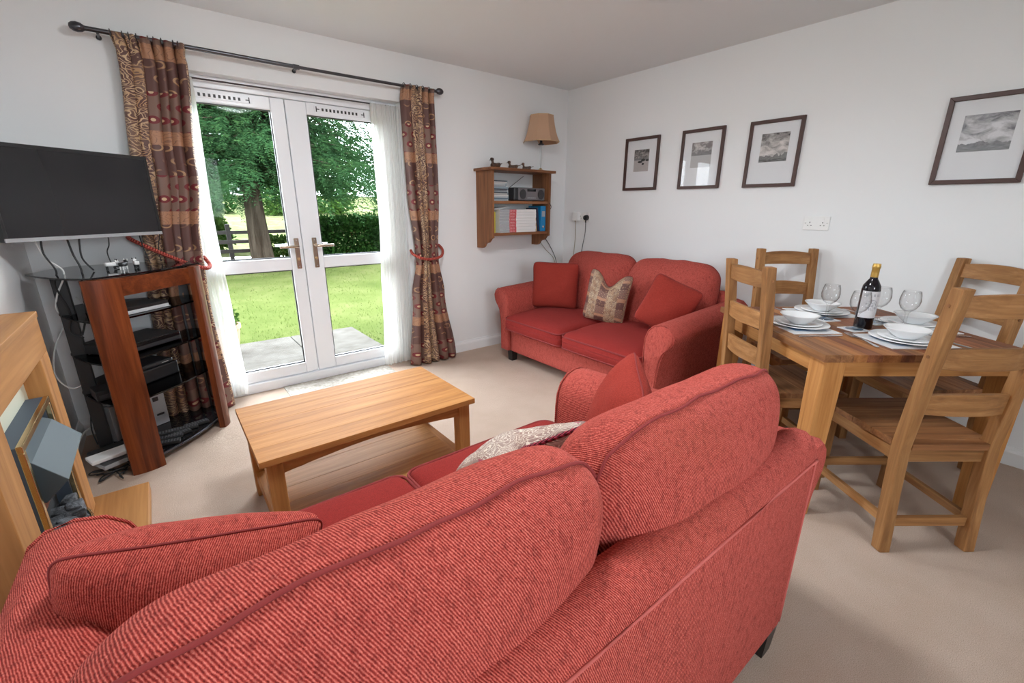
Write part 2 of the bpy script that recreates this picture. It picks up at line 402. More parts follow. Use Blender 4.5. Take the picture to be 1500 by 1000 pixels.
# ------------------------------------------------------------------ room shell
XL, YR, H = -3.87, -5.0, 2.35
DX0, DX1, DZ = -3.27, -1.735, 2.03
struct(B(XL-.2, .2, YR-.2, .32, -.12, 0).make('floor', 'carpet'), 'beige wool carpet covering the living room floor')
struct(B(XL-.2, .2, YR-.2, .32, H, H+.15).make('ceiling', 'ceiling_paint'), 'plain matt ceiling')
g = B(XL-.2, DX0, 0, .3, 0, H); g.box(DX1, .2, 0, .3, 0, H); g.box(DX0, DX1, 0, .3, DZ, H)
struct(g.make('wall_back', 'wall_paint'), 'off-white wall with the french doors')
struct(B(0, .2, YR-.2, 0, 0, H).make('wall_right', 'wall_paint'), 'off-white wall behind the dining table')
struct(B(XL-.2, XL, YR-.2, 0, 0, H).make('wall_left', 'wall_paint'), 'off-white wall behind the fireplace')
WX0, WX1, WZ0, WZ1 = -3.3, -2.3, 1.05, 2.05
g = B(XL, WX0, YR-.2, YR, 0, H); g.box(WX1, 0, YR-.2, YR, 0, H); g.box(WX0, WX1, YR-.2, YR, 0, WZ0); g.box(WX0, WX1, YR-.2, YR, WZ1, H)
struct(g.make('wall_rear', 'wall_paint'), 'off-white wall behind the camera with an added fill window')
w = struct(thing('fill_window_1', 'small white fill window added in the wall behind the camera', 'window', (0, YR-.1, 0)))  # unseen window added behind the camera, sized for its fill daylight
g = G()
for x in (WX0, (WX0+WX1)/2-.03, WX1-.06): g.box(x, x+.06, -.03, .03, WZ0, WZ1)
g.box(WX0, WX1, -.03, .03, WZ0, WZ0+.06); g.box(WX0, WX1, -.03, .03, WZ1-.06, WZ1)
g.make('window_frame', 'upvc', w)
B(WX0, WX1, -.004, .004, WZ0, WZ1).make('pane', 'window_glass', w)
def skirting(name, pts, prof, label):
    pass
def sk_back(x0, x1, name):
    prof = [(0, 0), (-.016, 0), (-.016, .07), (-.012, .082), (-.008, .088), (-.006, .1), (0, .1)]
    return struct(G().hexa([(x0, y, z) for y, z in prof], [(x1, y, z) for y, z in prof]).make(name, 'gloss_white'))
sk_back(XL, DX0, 'baseboard_back_left'); sk_back(DX1, 0, 'baseboard_back_right')
prof = [(0, 0), (-.016, 0), (-.016, .07), (-.012, .082), (-.008, .088), (-.006, .1), (0, .1)]
struct(G().hexa([(x, YR, z) for x, z in prof], [(x, -.016, z) for x, z in prof]).make('baseboard_right', 'gloss_white'))
struct(G().hexa([(XL-x, YR, z) for x, z in prof], [(XL-x, -.016, z) for x, z in prof]).make('baseboard_left', 'gloss_white'))

# unseen ceiling lamp, added above the frame to fill the room with light
t = NT('fill_lamp_glass'); t.p(Base_Color=(.9, .9, .88), Roughness=.4); t.b.inputs['Emission Color'].default_value = (.93, .97, 1, 1); t.b.inputs['Emission Strength'].default_value = 58.0
cl_ = thing('added_fill_light', 'round opal glass fill light added on the ceiling out of view', 'fill light', (-2.45, -2.15, H-.13))
G().lathe([(0, 0), (.08, .006), (.15, .03), (.19, .065), (.2, .09)], 32).make('shade', 'fill_lamp_glass', cl_, smooth=True)
G().lathe([(.21, .088), (.21, .13), (0, .13)], 32).make('ceiling_plate', 'gloss_white', cl_, smooth=True, ang=40)
# ------------------------------------------------------------------ french doors
YD0, YD1 = .09, .15
fr = struct(thing('trim_1', 'white plastic frame around the french doors', 'door frame', (0, 0, 0)))
g = B(DX0, DX0+.055, YD0-.005, YD1+.01, 0, DZ); g.make('jamb', 'upvc', fr, bevel=.004)
B(DX1-.055, DX1, YD0-.005, YD1+.01, 0, DZ).make('jamb', 'upvc', fr, bevel=.004)
B(DX0+.055, DX1-.055, YD0-.005, YD1+.01, 1.965, DZ).make('head', 'upvc', fr, bevel=.004)
B(DX0+.055, DX1-.055, YD0-.02, YD1+.03, 0, .07).make('threshold', 'upvc', fr, bevel=.005)
def leaf(name, x0, x1, sl, sr, label, hx, hs):
    d = struct(thing(name, label, 'door', (0, 0, 0)))
    z0, z1, gz0, gz1, m0, m1 = .074, 1.962, .155, 1.885, .855, .94
    a, b = x0+sl, x1-sr
    def prof(nm, *bx): B(*bx).make(nm, 'upvc', d, bevel=.006)
    prof('stile', x0, a, YD0, YD1, z0, z1); prof('stile', b, x1, YD0, YD1, z0, z1)
    prof('top_rail', a, b, YD0, YD1, gz1, z1); prof('middle_rail', a, b, YD0, YD1, m0, m1); prof('bottom_rail', a, b, YD0, YD1, z0, gz0)
    for zz0, zz1 in ((gz0, m0), (m1, gz1)):
        B(a-.004, b+.004, YD0+.026, YD0+.034, zz0-.004, zz1+.004).make('pane', 'window_glass', d)
        g = G()
        for bx in ((a, a+.007, zz0, zz1), (b-.007, b, zz0, zz1), (a, b, zz0, zz0+.007), (a, b, zz1-.007, zz1)):
            g.box(bx[0], bx[1], YD0+.012, YD0+.027, bx[2], bx[3])
        g.make('gasket', 'dark_plastic', d)
    # trickle vent: ten slots and two end brackets
    vx = (a+b)/2 - .03
    v = B(vx-.17, vx+.19, YD0-.006, YD0, 1.907, 1.943).make('trickle_vent', 'upvc', d, bevel=.002)
    for k in range(10):
        x = vx-.12+k*.026
        B(x, x+.013, YD0-.0075, YD0-.004, 1.916, 1.934).make('vent_slot', 'dark_plastic', v)
    for s in (-1, 1):
        x = vx+.01+s*.165
        g = B(x-.003, x+.003, YD0-.0075, YD0-.004, 1.908, 1.942); g.box(min(x, x-s*.02), max(x, x-s*.02), YD0-.0075, YD0-.004, 1.922, 1.928)
        g.make('vent_bracket', 'dark_plastic', v)
    # handle: plate, cylinder, lever
    h = B(hx-.016, hx+.016, YD0-.01, YD0, .86, 1.075).make('handle_plate', 'handle_metal', d, bevel=.008)
    G().tube(smooth_path([(hx, YD0-.008, 1.02), (hx, YD0-.045, 1.02), (hx+hs*.02, YD0-.055, 1.02), (hx+hs*.12, YD0-.055, 1.02)], 5), .0095, 10).make('lever', 'handle_metal', h, smooth=True)
    G().tube([(hx, YD0-.006, .93), (hx, YD0-.016, .93)], .011, 12).make('lock_cylinder', 'brass', h, smooth=True, ang=40)
    for z in (.875, 1.06): G().tube([(hx, YD0-.009, z), (hx, YD0-.0125, z)], .005, 8).make('screw', 'steel', h)
    g = B(hx-.015, hx+.015, YD1, YD1+.01, .86, 1.075); g.tube([(hx, YD1, 1.02), (hx, YD1+.05, 1.02), (hx+hs*.12, YD1+.05, 1.02)], .01, 8); g.make('outer_handle', 'steel', d)
    return d
leaf('door_1', DX0+.06, -2.515, .085, .085, 'white glazed french door leaf beside the television', -2.553, -1)
leaf('door_2', -2.511, DX1-.06, .131, .085, 'white glazed french door leaf nearer the wall shelf', -2.432, 1)
# net curtain wire
tag(G().tube([(DX0, .045, 2.0), (DX1, .045, 2.0)], .005, 8).make('curtain_wire', 'gunmetal'), 'thin dark net curtain wire under the door lintel', 'curtain wire')
# stone mat
t = NT('stone_mat_mat'); v = t.co(); n = t.noise(v, 40, 5, .7); t.p(Base_Color=t.ramp(n, (.3, L(120, 112, 100)), (.55, L(160, 152, 142)), (.8, L(184, 178, 168))), Roughness=.7)
tag(B(-2.78, -1.98, -.30, .07, 0, .008).make('door_mat', 'stone_mat_mat', bevel=.003), 'pale speckled mat on the carpet inside the french doors', 'mat')

# ------------------------------------------------------------------ curtain rod and curtains
rod = thing('curtain_pole', 'dark metal curtain pole with ball ends above the french doors', 'curtain pole', (0, -.085, 2.125))
G().tube([(-3.43, 0, 0), (-2.45, 0, -.006)], .0115, 12).make('pole_section', 'gunmetal', rod, smooth=True, ang=40)
G().tube([(-2.46, 0, -.006), (-1.47, 0, -.004)], .0095, 12).make('pole_section', 'gunmetal', rod, smooth=True, ang=40)
G().tube([(-2.475, 0, -.006), (-2.44, 0, -.006)], .014, 12).make('joint', 'gunmetal', rod, smooth=True, ang=40)
for x, s in ((-3.43, -1), (-1.47, 1)):
    pr = [(0, -.034), (.012, -.031), (.02, -.02), (.0235, -.004), (.02, .014), (.012, .024), (.008, .028), (.008, .05), (.011, .05), (.011, .056), (0, .056)]
    G().lathe(pr, 16).xf(Matrix.Translation((x+s*.02, 0, 0)) @ Matrix.Rotation(radians(-90*s), 4, 'Y')).make('finial', 'gunmetal', rod, smooth=True)
for x in (-3.38, -2.452, -1.50):
    g = G().tube([(x, .085, -.012), (x, 0, -.012)], .006, 8); g.tube([(x, .08, -.012), (x, .085, -.012)], .012, 12); g.make('bracket', 'gunmetal', rod)

def interp(tab, z):
    for (z0, *a), (z1, *b) in zip(tab, tab[1:]):
        if z1 <= z <= z0:
            k = (z-z0)/(z1-z0); k = k*k*(3-2*k); return [p+(q-p)*k for p, q in zip(a, b)]
    return tab[-1][1:] if z < tab[-1][0] else tab[0][1:]
def curtain(name, label, tab, folds, cw, mat, y0, seed, nu=150, nv=70, cat='curtain', ztop=2.13, zbot=.012, u0=0.0, ypull=None, thick=True):
    root = thing(name, label, cat, (0, 0, 0))
    rr = random.Random(seed); ph = [rr.uniform(-.5, .5) for _ in range(folds*2+2)]
    def fn(u, w):
        z = ztop + (zbot-ztop)*w
        x0, x1, amp = interp(tab, z)
        uu = u + .018*sin(2*pi*u*2.3 + z*1.1+seed)*(1-abs(2*u-1))
        a = 2*pi*folds*uu
        k = int(u*folds)
        y = amp*(sin(a + ph[k % len(ph)]*.0) + .35*sin(a*.5+z*1.3+seed)) + .25*amp*sin(a*2.1+z*2)
        x = x0 + (x1-x0)*u + .28*(x1-x0)/folds*cos(a)*(1 if w > .03 else .6)
        if ztop-z < .075 and thick:  # pinched heading
            y += .006*sin(2*pi*folds*3.2*u)
        yy = y0 + y
        if ypull: yy += ypull(z)
        return (x, yy, z)
    g = G().grid(fn, nu, nv, lambda u, w: (u*cw + u0, (ztop + (zbot-ztop)*w)))
    o = g.make('panel', mat, root, smooth=True)
    if thick:
        md = o.modifiers.new('solid', 'SOLIDIFY'); md.thickness = .004; md.offset = 0
    return root, fn
LT = [(2.14, -3.345, -3.03, .022), (2.05, -3.33, -3.04, .026), (1.5, -3.37, -3.085, .032), (1.06, -3.40, -3.135, .034), (.98, -3.41, -3.14, .034), (.7, -3.44, -3.15, .036), (0, -3.49, -3.125, .040)]
cl, fnl = curtain('curtain', 'plum and gold patchwork curtain hanging behind the television and its stand', LT, 6, .45, 'curtain_damask', -.085, 1.3)
RT = [(2.14, -1.755, -1.505, .024), (2.05, -1.765, -1.515, .028), (1.4, -1.75, -1.51, .034), (.95, -1.715, -1.53, .030), (.88, -1.715, -1.53, .030), (.6, -1.77, -1.49, .036), (0, -1.835, -1.40, .045)]
cr, fnr = curtain('curtain', 'narrow plum and gold patchwork curtain drawn back beside the wall shelf', RT, 5, .56, 'curtain_damask', -.085, 4.1, u0=.26)
for root, fn, n in ((cl, fnl, 9), (cr, fnr, 5)):
    for k in range(n):
        q = Vector(fn((k+.5)/n, 0)); 
        ring = [(q.x, -.085+.019*cos(a), 2.122+.019*sin(a)) for a in [2*pi*i/14 for i in range(14)]]
        G().tube(ring, .0028, 6, closed=True).make('ring', 'gunmetal', root, smooth=True)
# tie backs
def tieback(label, pts, mat='rope_red', r=.011):
    o = rope('curtain_tieback', smooth_path(pts, 10), r, mat); return tag(o, label, 'tieback')
tieback('red twisted rope holding the curtain beside the television', [(-3.45, -.01, 1.125), (-3.45, -.09, 1.12), (-3.42, -.15, 1.10), (-3.33, -.17, 1.04), (-3.22, -.17, .975), (-3.13, -.15, .935), (-3.10, -.09, .945), (-3.12, -.03, .99)])
tieback('red twisted rope holding the curtain beside the wall shelf', [(-1.47, -.008, .985), (-1.475, -.08, .95), (-1.52, -.135, .905), (-1.62, -.15, .888), (-1.70, -.14, .90), (-1.745, -.09, .93), (-1.74, -.04, .955)])
# sheers
ST = [(2.02, -3.25, -3.01, .012), (1.2, -3.24, -3.03, .015), (.6, -3.23, -3.02, .018), (0, -3.23, -3.01, .018)]
curtain('net_curtain', 'white sheer net curtain at the side of the doors behind the television stand', ST, 9, .5, 'voile', .035, 2.2, 110, 30, 'net curtain', 2.0, .03, thick=False)
ST = [(2.02, -1.955, -1.745, .014), (1.2, -1.95, -1.745, .017), (.6, -1.975, -1.745, .02), (0, -2.0, -1.745, .022)]
curtain('net_curtain', 'white sheer net curtain hanging next to the narrow drawn curtain', ST, 11, .7, 'voile', .03, 5.2, 130, 30, 'net curtain', 2.0, .02, thick=False)

# ------------------------------------------------------------------ sofas
ARM = [(.675,.10),(.675,.25),(.675,.40),(.676,.48),(.682,.54),(.70,.585),(.735,.618),(.785,.632),(.83,.625),(.862,.60),(.878,.565),(.874,.535),(.856,.51),(.832,.485),(.812,.45),(.797,.40),(.786,.32),(.779,.2),(.776,.10)]
def rrect(a, b, r, n=6):
    out = []
    for cx, cy, a0 in ((a-r, b-r, 0), (-a+r, b-r, 90), (-a+r, -b+r, 180), (a-r, -b+r, 270)):
        out += [(cx + r*cos(radians(a0+90*k/n)), cy + r*sin(radians(a0+90*k/n))) for k in range(n+1)]
    return out
def wr(q, s, a, seed=0):
    n = mn.noise(Vector(q)*s + Vector((seed*3.1, seed*1.7, 0)))
    return n*a
def make_sofa(label, loc, rz, seed):
    s = thing('sofa', label, 'sofa', loc, rz, 'red sofas')
    g = G().rbox(.70, .44, .125, .02, 8); g.xf(Matrix.Translation((0, .005, .215))).make('base_frame', 'sofa_red', s, smooth=True)
    for sg in (1, -1):
        g = G(); ys = [-.455, -.44, -.3, -.1, .1, .3, .42, .45, .462, .4675]
        ins = [.012, 0, 0, 0, 0, 0, 0, .004, .012, .024]
        cx, cz = .755, .40
        rings = []
        for y, i in zip(ys, ins):
            k = 1 + (.045*(.4675-y)/.92)/.632
            ring = []
            for x, z in ARM:
                zz = .10 + (z-.10)*(1 + (.05*(.4675-y)/.92)/.53)
                dx, dz = x-cx, zz-cz; l = max(.05, sqrt(dx*dx+dz*dz)); 
                f = 1 - i/max(.09, l) if l > .03 else 1
                ring.append((sg*(cx+dx*f), y, cz+dz*f if zz > .101 else zz))
            rings.append(ring)
        n = len(ARM); vs = [q for r in rings for q in r]; fs = []
        for j in range(len(rings)-1):
            fs += [(j*n+k, j*n+k+1, (j+1)*n+k+1, (j+1)*n+k) for k in range(n-1)] + [(j*n+n-1, j*n, (j+1)*n, (j+1)*n+n-1)]
        fs += [tuple(range(n)), tuple(range((len(rings)-1)*n, len(rings)*n))]
        g.add(vs, fs); arm = g.make('arm', 'sofa_red', s, smooth=True, ang=50)
        pip = [(sg*(.745+(x-.745)*.99), .457, .10+(z-.10)*.996) for x, z in ARM]
        G().tube(pip, .004, 6).make('piping', 'sofa_red', arm, smooth=True)
    # back frame: profile in y,z
    prof = [(-.4675,.10),(-.4675,.35),(-.4675,.60),(-.4675,.645),(-.462,.685),(-.448,.71),(-.428,.722),(-.40,.722),(-.375,.71),(-.36,.68),(-.355,.60),(-.345,.35),(-.34,.10)]
    g = G(); xs = [-.752, -.745, -.72, -.4, 0, .4, .72, .745, .752]; ins = [.03, .012, 0, 0, 0, 0, 0, .012, .03]
    rings = [[(x, y*(1-0)+(-.405-y)*i*3, z-(z-.4)*i*.9) for y, z in prof] for x, i in zip(xs, ins)]
    n = len(prof); vs = [q for r in rings for q in r]; fs = []
    for j in range(len(rings)-1):
        fs += [(j*n+k, j*n+(k+1) % n, (j+1)*n+(k+1) % n, (j+1)*n+k) for k in range(n)]
    fs += [tuple(range(n)), tuple(range((len(rings)-1)*n, len(rings)*n))]
    bk = g.add(vs, fs).make('back_frame', 'sofa_red', s, smooth=True, ang=60)
    G().tube(smooth_path([(-.728, -.467, .11), (-.728, -.468, .60), (-.715, -.469, .644), (-.68, -.4675, .652), (0, -.4675, .652), (.68, -.4675, .652), (.715, -.469, .644), (.728, -.468, .60), (.728, -.467, .11)], 6), .0038, 6).make('piping', 'piping_light', bk, smooth=True)
    for sg in (1, -1):
        cx = sg*.338
        def fs_(q, cx=cx): return (q.x, q.y, q.z + wr(q, 5, .006, seed+sg) - (.02*max(0, q.y/.37)**2 if q.z > 0 else 0))
        g = G().rbox(.334, .375, .072, .045, 14, (0.0, .012, .028), fs_)
        c = g.make('seat_cushion', 'sofa_seat_red', s, smooth=True, loc=(cx, .145, .362))
        G().tube([(x, y, .056 - .02*max(0, y/.37)**2) for x, y in rrect(.333, .376, .05)], .0055, 6, closed=True).make('piping', 'piping_red', c, smooth=True)
        G().tube([(x, y, -.05) for x, y in rrect(.333, .376, .05)], .0055, 6, closed=True).make('piping', 'piping_red', c, smooth=True)
        A_, B_, C_ = .358, .118, .262
        def fb(q, sg=sg):
            xn, zn = q.x/A_, q.z/C_
            x = q.x*(1-.045*max(0, zn)**3 - .03*max(0, -zn)**3)
            z = q.z - (.014*abs(xn)**4*max(0, zn)**2) + .006*(1-xn*xn)*max(0, zn)
            y = q.y*(1-.30*max(0, zn)**2.2)*(1-.12*xn**4)
            d = wr(q, 7, .010, seed+sg) + wr(q, 17, .004, seed)
            y += d*(1 if q.y > 0 else -1) - .20*q.z
            return (x, y, z + wr(q, 9, .006, seed*2+sg))
        g = G().rbox(A_, B_, C_, .10, 20, (.010, .045, .006), fb)
        c = g.make('back_cushion', 'sofa_red', s, smooth=True, loc=(sg*.345, -.262, .645), sub=1)
        dense = []; PU = (.010, .045, .006); NN = 26
        loop = [(A_*(k/NN*2-1), C_) for k in range(NN)] + [(A_, C_*(1-2*k/NN)) for k in range(NN)] + [(A_*(1-2*k/NN), -C_) for k in range(NN)] + [(-A_, C_*(2*k/NN-1)) for k in range(NN)]
        for x, z in loop:
            q = G.rmap(Vector((x, -.055 + .0028*sin(x*40+seed*2+sg)*(1 if z > C_*.9 else 0), z)), A_, B_, C_, .10, PU)
            nx, nz = q.x/A_, q.z/C_; r0 = Vector(fb(q)); dense.append(r0 + Vector((.0015*nx, -.001, .0015*nz)))
        G().tube(dense, .0032, 6, closed=True).make('piping', 'piping_red', c, smooth=True)
    for x in (-.695, .695):
        for y in (-.435, .40):
            G().hexa([(x-.026, y-.026, 0), (x+.026, y-.026, 0), (x+.026, y+.026, 0), (x-.026, y+.026, 0)], [(x-.032, y-.032, .10), (x+.032, y-.032, .10), (x+.032, y+.032, .10), (x-.032, y+.032, .10)]).make('foot', 'black_wood', s)
    return s
make_sofa('large red sofa seen from behind, nearest the camera', (-2.80, -2.60, 0), 0, 1)
make_sofa('red sofa against the wall below the framed pictures and wall shelf', (-.6325, -1.163, 0), radians(90), 2)

def pillow(name, label, ctr, xd, yd, w, h, t, mat, seed, dent=0.0, edge=None, group=None, pw=.5, n=26):
    xd = Vector(xd).normalized(); yd = Vector(yd); yd = (yd - xd*yd.dot(xd)).normalized(); zd = xd.cross(yd)
    m = Matrix((xd, yd, zd)).transposed().to_4x4(); m.translation = Vector(ctr)
    root = thing(name, label, 'cushion', (0, 0, 0), 0, group); root.matrix_world = m
    def outline(u, v):
        x = w/2*u*(1-.055*(1-v*v)); y = h/2*v*(1-.055*(1-u*u))
        y -= dent*exp(-(u/.42)**2)*((v+1)/2)**2.5
        c_ = 1-.09*(u*v)**6
        return x*c_, y*c_
    def side(sg):
        def f(a, b):
            u, v = a*2-1, b*2-1
            u = math.copysign(1-(1-abs(u))**1.35, u); v = math.copysign(1-(1-abs(v))**1.35, v)
            x, y = outline(u, v); k = max(0, (1-u*u)*(1-v*v))**pw
            z = sg*t/2*k*(1-.5*dent/h*3*exp(-(u/.5)**2)*((v+1)/2)**3)
            z += sg*k*(wr((x, y, sg), 9, .012, seed) + wr((x, y, sg), 22, .004, seed))
            z += wr((x, y, 0), 4, .02, seed)
            return (x, y, z)
        return f
    g = G(); uvf = lambda a, b: (a*w+seed*.37, b*h+seed*.21)
    g.grid(side(1), n, n, uvf); g2 = g.grid(side(-1), n, n, uvf)
    o = g.make('cover', mat, root, smooth=True)
    bm = bmesh.new(); bm.from_mesh(o.data); bmesh.ops.remove_doubles(bm, verts=bm.verts, dist=.0008); bmesh.ops.recalc_face_normals(bm, faces=bm.faces); bm.to_mesh(o.data); bm.free()
    for p in o.data.polygons: p.use_smooth = True
    pts = []
    for a, b in [(k/24, 0) for k in range(24)] + [(1, k/24) for k in range(24)] + [(1-k/24, 1) for k in range(24)] + [(0, 1-k/24) for k in range(24)]:
        pts.append(side(1)(a, b))
    if edge: rope('rope_edge', pts+[pts[0]], .0065, edge, root, 55)
    else: G().tube(pts, .003, 6, closed=True).make('seam', 'piping_red', root, smooth=True)
    return root
# on the far sofa
pillow('throw_cushion', 'plain red square cushion on the far sofa, nearest the french doors', (-.69, -.62, .645), (.56, -.80, 0.0), (.10, .06, 1), .41, .40, .15, 'pillow_red', 1)
pillow('throw_cushion', 'plum and gold patterned cushion dented at the top on the far sofa', (-.70, -1.205, .635), (.36, -.90, -.12), (.22, -.10, 1), .34, .40, .15, 'cushion_damask', 2, dent=.11, edge=None)
pillow('throw_cushion', 'plain red square cushion tilted against the far sofa arm beside the dining chairs', (-.64, -1.69, .64), (.34, -.84, -.36), (.36, -.26, .86), .35, .37, .15, 'pillow_red', 3)
# on the near sofa
pillow('throw_cushion', 'plain red cushion leaning on the near sofa arm beside the dining table', (-2.165, -2.50, .585), (.74, .60, .16), (.16, -.20, .95), .35, .39, .19, 'pillow_red', 4)
pillow('throw_cushion', 'pale scroll patterned cushion with crimson rope edge on the near sofa seat', (-2.565, -2.44, .56), (1, -.06, .02), (0, -.80, .60), .38, .38, .14, 'cushion_damask_pale', 5, dent=.10, edge='rope_crimson')
pillow('throw_cushion', 'plain red cushion slumped on the near sofa arm beside the fireplace', (-3.39, -2.43, .545), (1, -.06, -.22), (.12, -.28, .95), .44, .33, .24, 'sofa_red', 6, pw=.42)

# ------------------------------------------------------------------ coffee table (top 0.425 m)
ct = thing('coffee_table', 'low oak coffee table with a lower shelf in the middle of the room', 'coffee table', (-2.735, -1.478, 0))
def planks(parent, x0, x1, y0, y1, z0, z1, n, mat, name='plank', along='x', gap=.0012, bevel=.0012, rr=None):
    rr = rr or R
    tot = (y1-y0) if along == 'x' else (x1-x0); ws = [rr.uniform(.8, 1.2) for _ in range(n)]; k = tot/sum(ws); a = y0 if along == 'x' else x0
    for w_ in ws:
        b = a+w_*k
        bx = (x0, x1, a+gap/2, b-gap/2, z0, z1) if along == 'x' else (a+gap/2, b-gap/2, y0, y1, z0, z1)
        B(*bx).make(name, mat if isinstance(mat, str) else rr.choice(mat), parent, bevel=bevel); a = b
planks(ct, -.455, .455, -.278, .278, .40, .425, 5, 'oak_x', 'top_plank', gap=.0004)
for sx in (-1, 1):
    for sy in (-1, 1):
        x, y = sx*.405, sy*.235
        B(x-.028, x+.028, y-.028, y+.028, 0, .40).make('leg', 'oak_z', ct, bevel=.003)
for sy in (-1, 1):  # arched apron
    poly = [(-.377, .40), (-.377, .345)] + [(-.377+.754*k/12, .345+.028*sin(pi*k/12)) for k in range(1, 12)] + [(.377, .345), (.377, .40)]
    G().prism(poly, 'y', sy*.245-.01, sy*.245+.01).make('apron', 'oak_x', ct)
for sx in (-1, 1):
    B(sx*.415-.01, sx*.415+.01, -.207, .207, .345, .40).make('apron', 'oak_y', ct)
    B(sx*.405-.022, sx*.405+.022, -.207, .207, .075, .125).make('side_rail', 'oak_y', ct, bevel=.002)
for sy in (-1, 1): B(-.377, .377, sy*.235-.015, sy*.235+.015, .075, .11).make('shelf_rail', 'oak_x', ct, bevel=.002)
planks(ct, -.383, .383, -.25, .25, .1105, .128, 4, 'oak_x', 'shelf_plank', gap=.0006)

# ------------------------------------------------------------------ dining set
TH = radians(-37.5); TC = Vector((-.753, -2.77, 0))
def tw(u, v, z=0): return (TC.x + u*cos(TH) - v*sin(TH), TC.y + u*sin(TH) + v*cos(TH), z)
dt = thing('dining_table', 'square oak dining table laid for four against the wall', 'table', tuple(TC), TH)
TT = .745; hs = .44
planks(dt, -hs, hs, -hs, hs, TT-.03, TT, 14, ['stave_y', 'oak_dark_y', 'stave_red_y'], 'top_stave', along='y', gap=.0003, bevel=.0008)
for sx in (-1, 1):
    for sy in (-1, 1):
        a = [(sx*.425, sy*.425), (sx*.335, sy*.425), (sx*.335, sy*.335), (sx*.425, sy*.335)]
        b = [(sx*.425, sy*.425), (sx*.355, sy*.425), (sx*.355, sy*.355), (sx*.425, sy*.355)]
        G().hexa([(x, y, 0) for x, y in b], [(x, y, TT-.03) for x, y in a]).make('leg', 'oak_z', dt, bevel=.004)
for s_ in (-1, 1):
    B(-.335, .335, s_*.41-.011, s_*.41+.011, .65, TT-.03).make('apron', 'oak_x', dt)
    B(s_*.41-.011, s_*.41+.011, -.335, .335, .65, TT-.03).make('apron', 'oak_y', dt)

def make_chair(label, u, v, rot):
    c = thing('dining_chair', label, 'chair', tw(u, v), TH+rot, 'oak ladder-back dining chairs')
    for sx in (-1, 1):
        x = sx*.168; w_ = .021
        pts = [(-.035, 0), (.0, .44), (-.055, 1.045)]
        def sec(y, z): return [(x-w_, y-.022, z), (x+w_, y-.022, z), (x+w_, y+.022, z), (x-w_, y+.022, z)]
        g = G(); lv = [sec(-.035, 0), sec(-.012, .25), sec(0, .44), sec(-.022, .75), sec(-.055, 1.045)]
        vs = [q for l in lv for q in l]; fs = [(3, 2, 1, 0), (16, 17, 18, 19)]
        for j in range(4): fs += [(j*4+k, j*4+(k+1) % 4, j*4+4+(k+1) % 4, j*4+4+k) for k in range(4)]
        g.add(vs, fs).make('rear_post', 'chair_oak_z', c, bevel=.004)
        B(x-.021+sx*.008, x+.021+sx*.008, .345, .387, 0, .428).make('front_leg', 'chair_oak_z', c, bevel=.003)
        B(x-.011, x+.011, .02, .345, .376, .428).make('seat_rail', 'chair_oak_y', c)
        G().bar((x, -.02, .125), (x+sx*.008, .35, .125), .02, .032).make('stretcher', 'chair_oak_y', c, bevel=.002)
        G().tube([(sx*.1895, -.044, .985), (sx*.1915, -.044, .985)], .006, 8).make('peg', 'oak_dark_z', c)
        G().tube([(sx*.1895, -.025, .80), (sx*.1915, -.025, .80)], .006, 8).make('peg', 'oak_dark_z', c)
    for z0, z1, yb in ((.948, 1.018, -.048), (.757, .831, -.029), (.578, .656, -.012)):
        n = 10; g = G(); vs = []
        for k in range(n+1):
            t_ = k/n*2-1; x = t_*.150; y = yb - .022*(1-t_*t_); zt = z1+.010*(1-t_*t_)
            vs += [(x, y-.009, z0), (x, y+.009, z0), (x, y+.009-.006, zt), (x, y-.009-.006, zt)]
        fs = [(0, 1, 2, 3), (n*4+3, n*4+2, n*4+1, n*4)]
        for k in range(n): fs += [(k*4+i, k*4+(i+1) % 4, k*4+4+(i+1) % 4, k*4+4+i) for i in range(4)]
        g.add(vs, fs).make('back_rail', 'chair_oak_x', c, bevel=.002)
    B(-.147, .147, -.008, .012, .376, .428).make('seat_rail', 'chair_oak_x', c)
    B(-.155, .155, .355, .377, .376, .428).make('seat_rail', 'chair_oak_x', c)
    B(-.147, .147, -.03, -.01, .102, .14).make('stretcher', 'chair_oak_x', c, bevel=.002)
    B(-.155, .155, .355, .377, .13, .165).make('stretcher', 'chair_oak_x', c, bevel=.002)
    rr = random.Random(hash(label) % 1000 if False else int(u*100+v*10+50))
    # seat boards, the rear ones notched between the posts
    for k, (a, b) in enumerate(((.024, .118), (.1185, .212), (.2125, .305), (.3055, .40))):
        hw = .186+.012*(k/3)
        G().hexa([(-hw, a, .430), (hw, a, .430), (hw+.003, b, .430), (-hw-.003, b, .430)], [(-hw, a, .456), (hw, a, .456), (hw+.003, b, .456), (-hw-.003, b, .456)]).make('seat_board', 'oak_dark_x', c, bevel=.0015)
    B(-.145, .145, -.022, .0235, .430, .456).make('seat_board', 'oak_dark_x', c, bevel=.0015)
    return c
make_chair('oak ladder-back dining chair seen from behind at the near side of the table', -.03, -.595, 0)
make_chair('oak ladder-back dining chair between the red sofas at the table side', -.475, .045, radians(-90))
make_chair('oak ladder-back dining chair against the wall nearest the far sofa', .11, .735, radians(180))
make_chair('oak ladder-back dining chair against the wall under the large picture', .655, .085, radians(90))

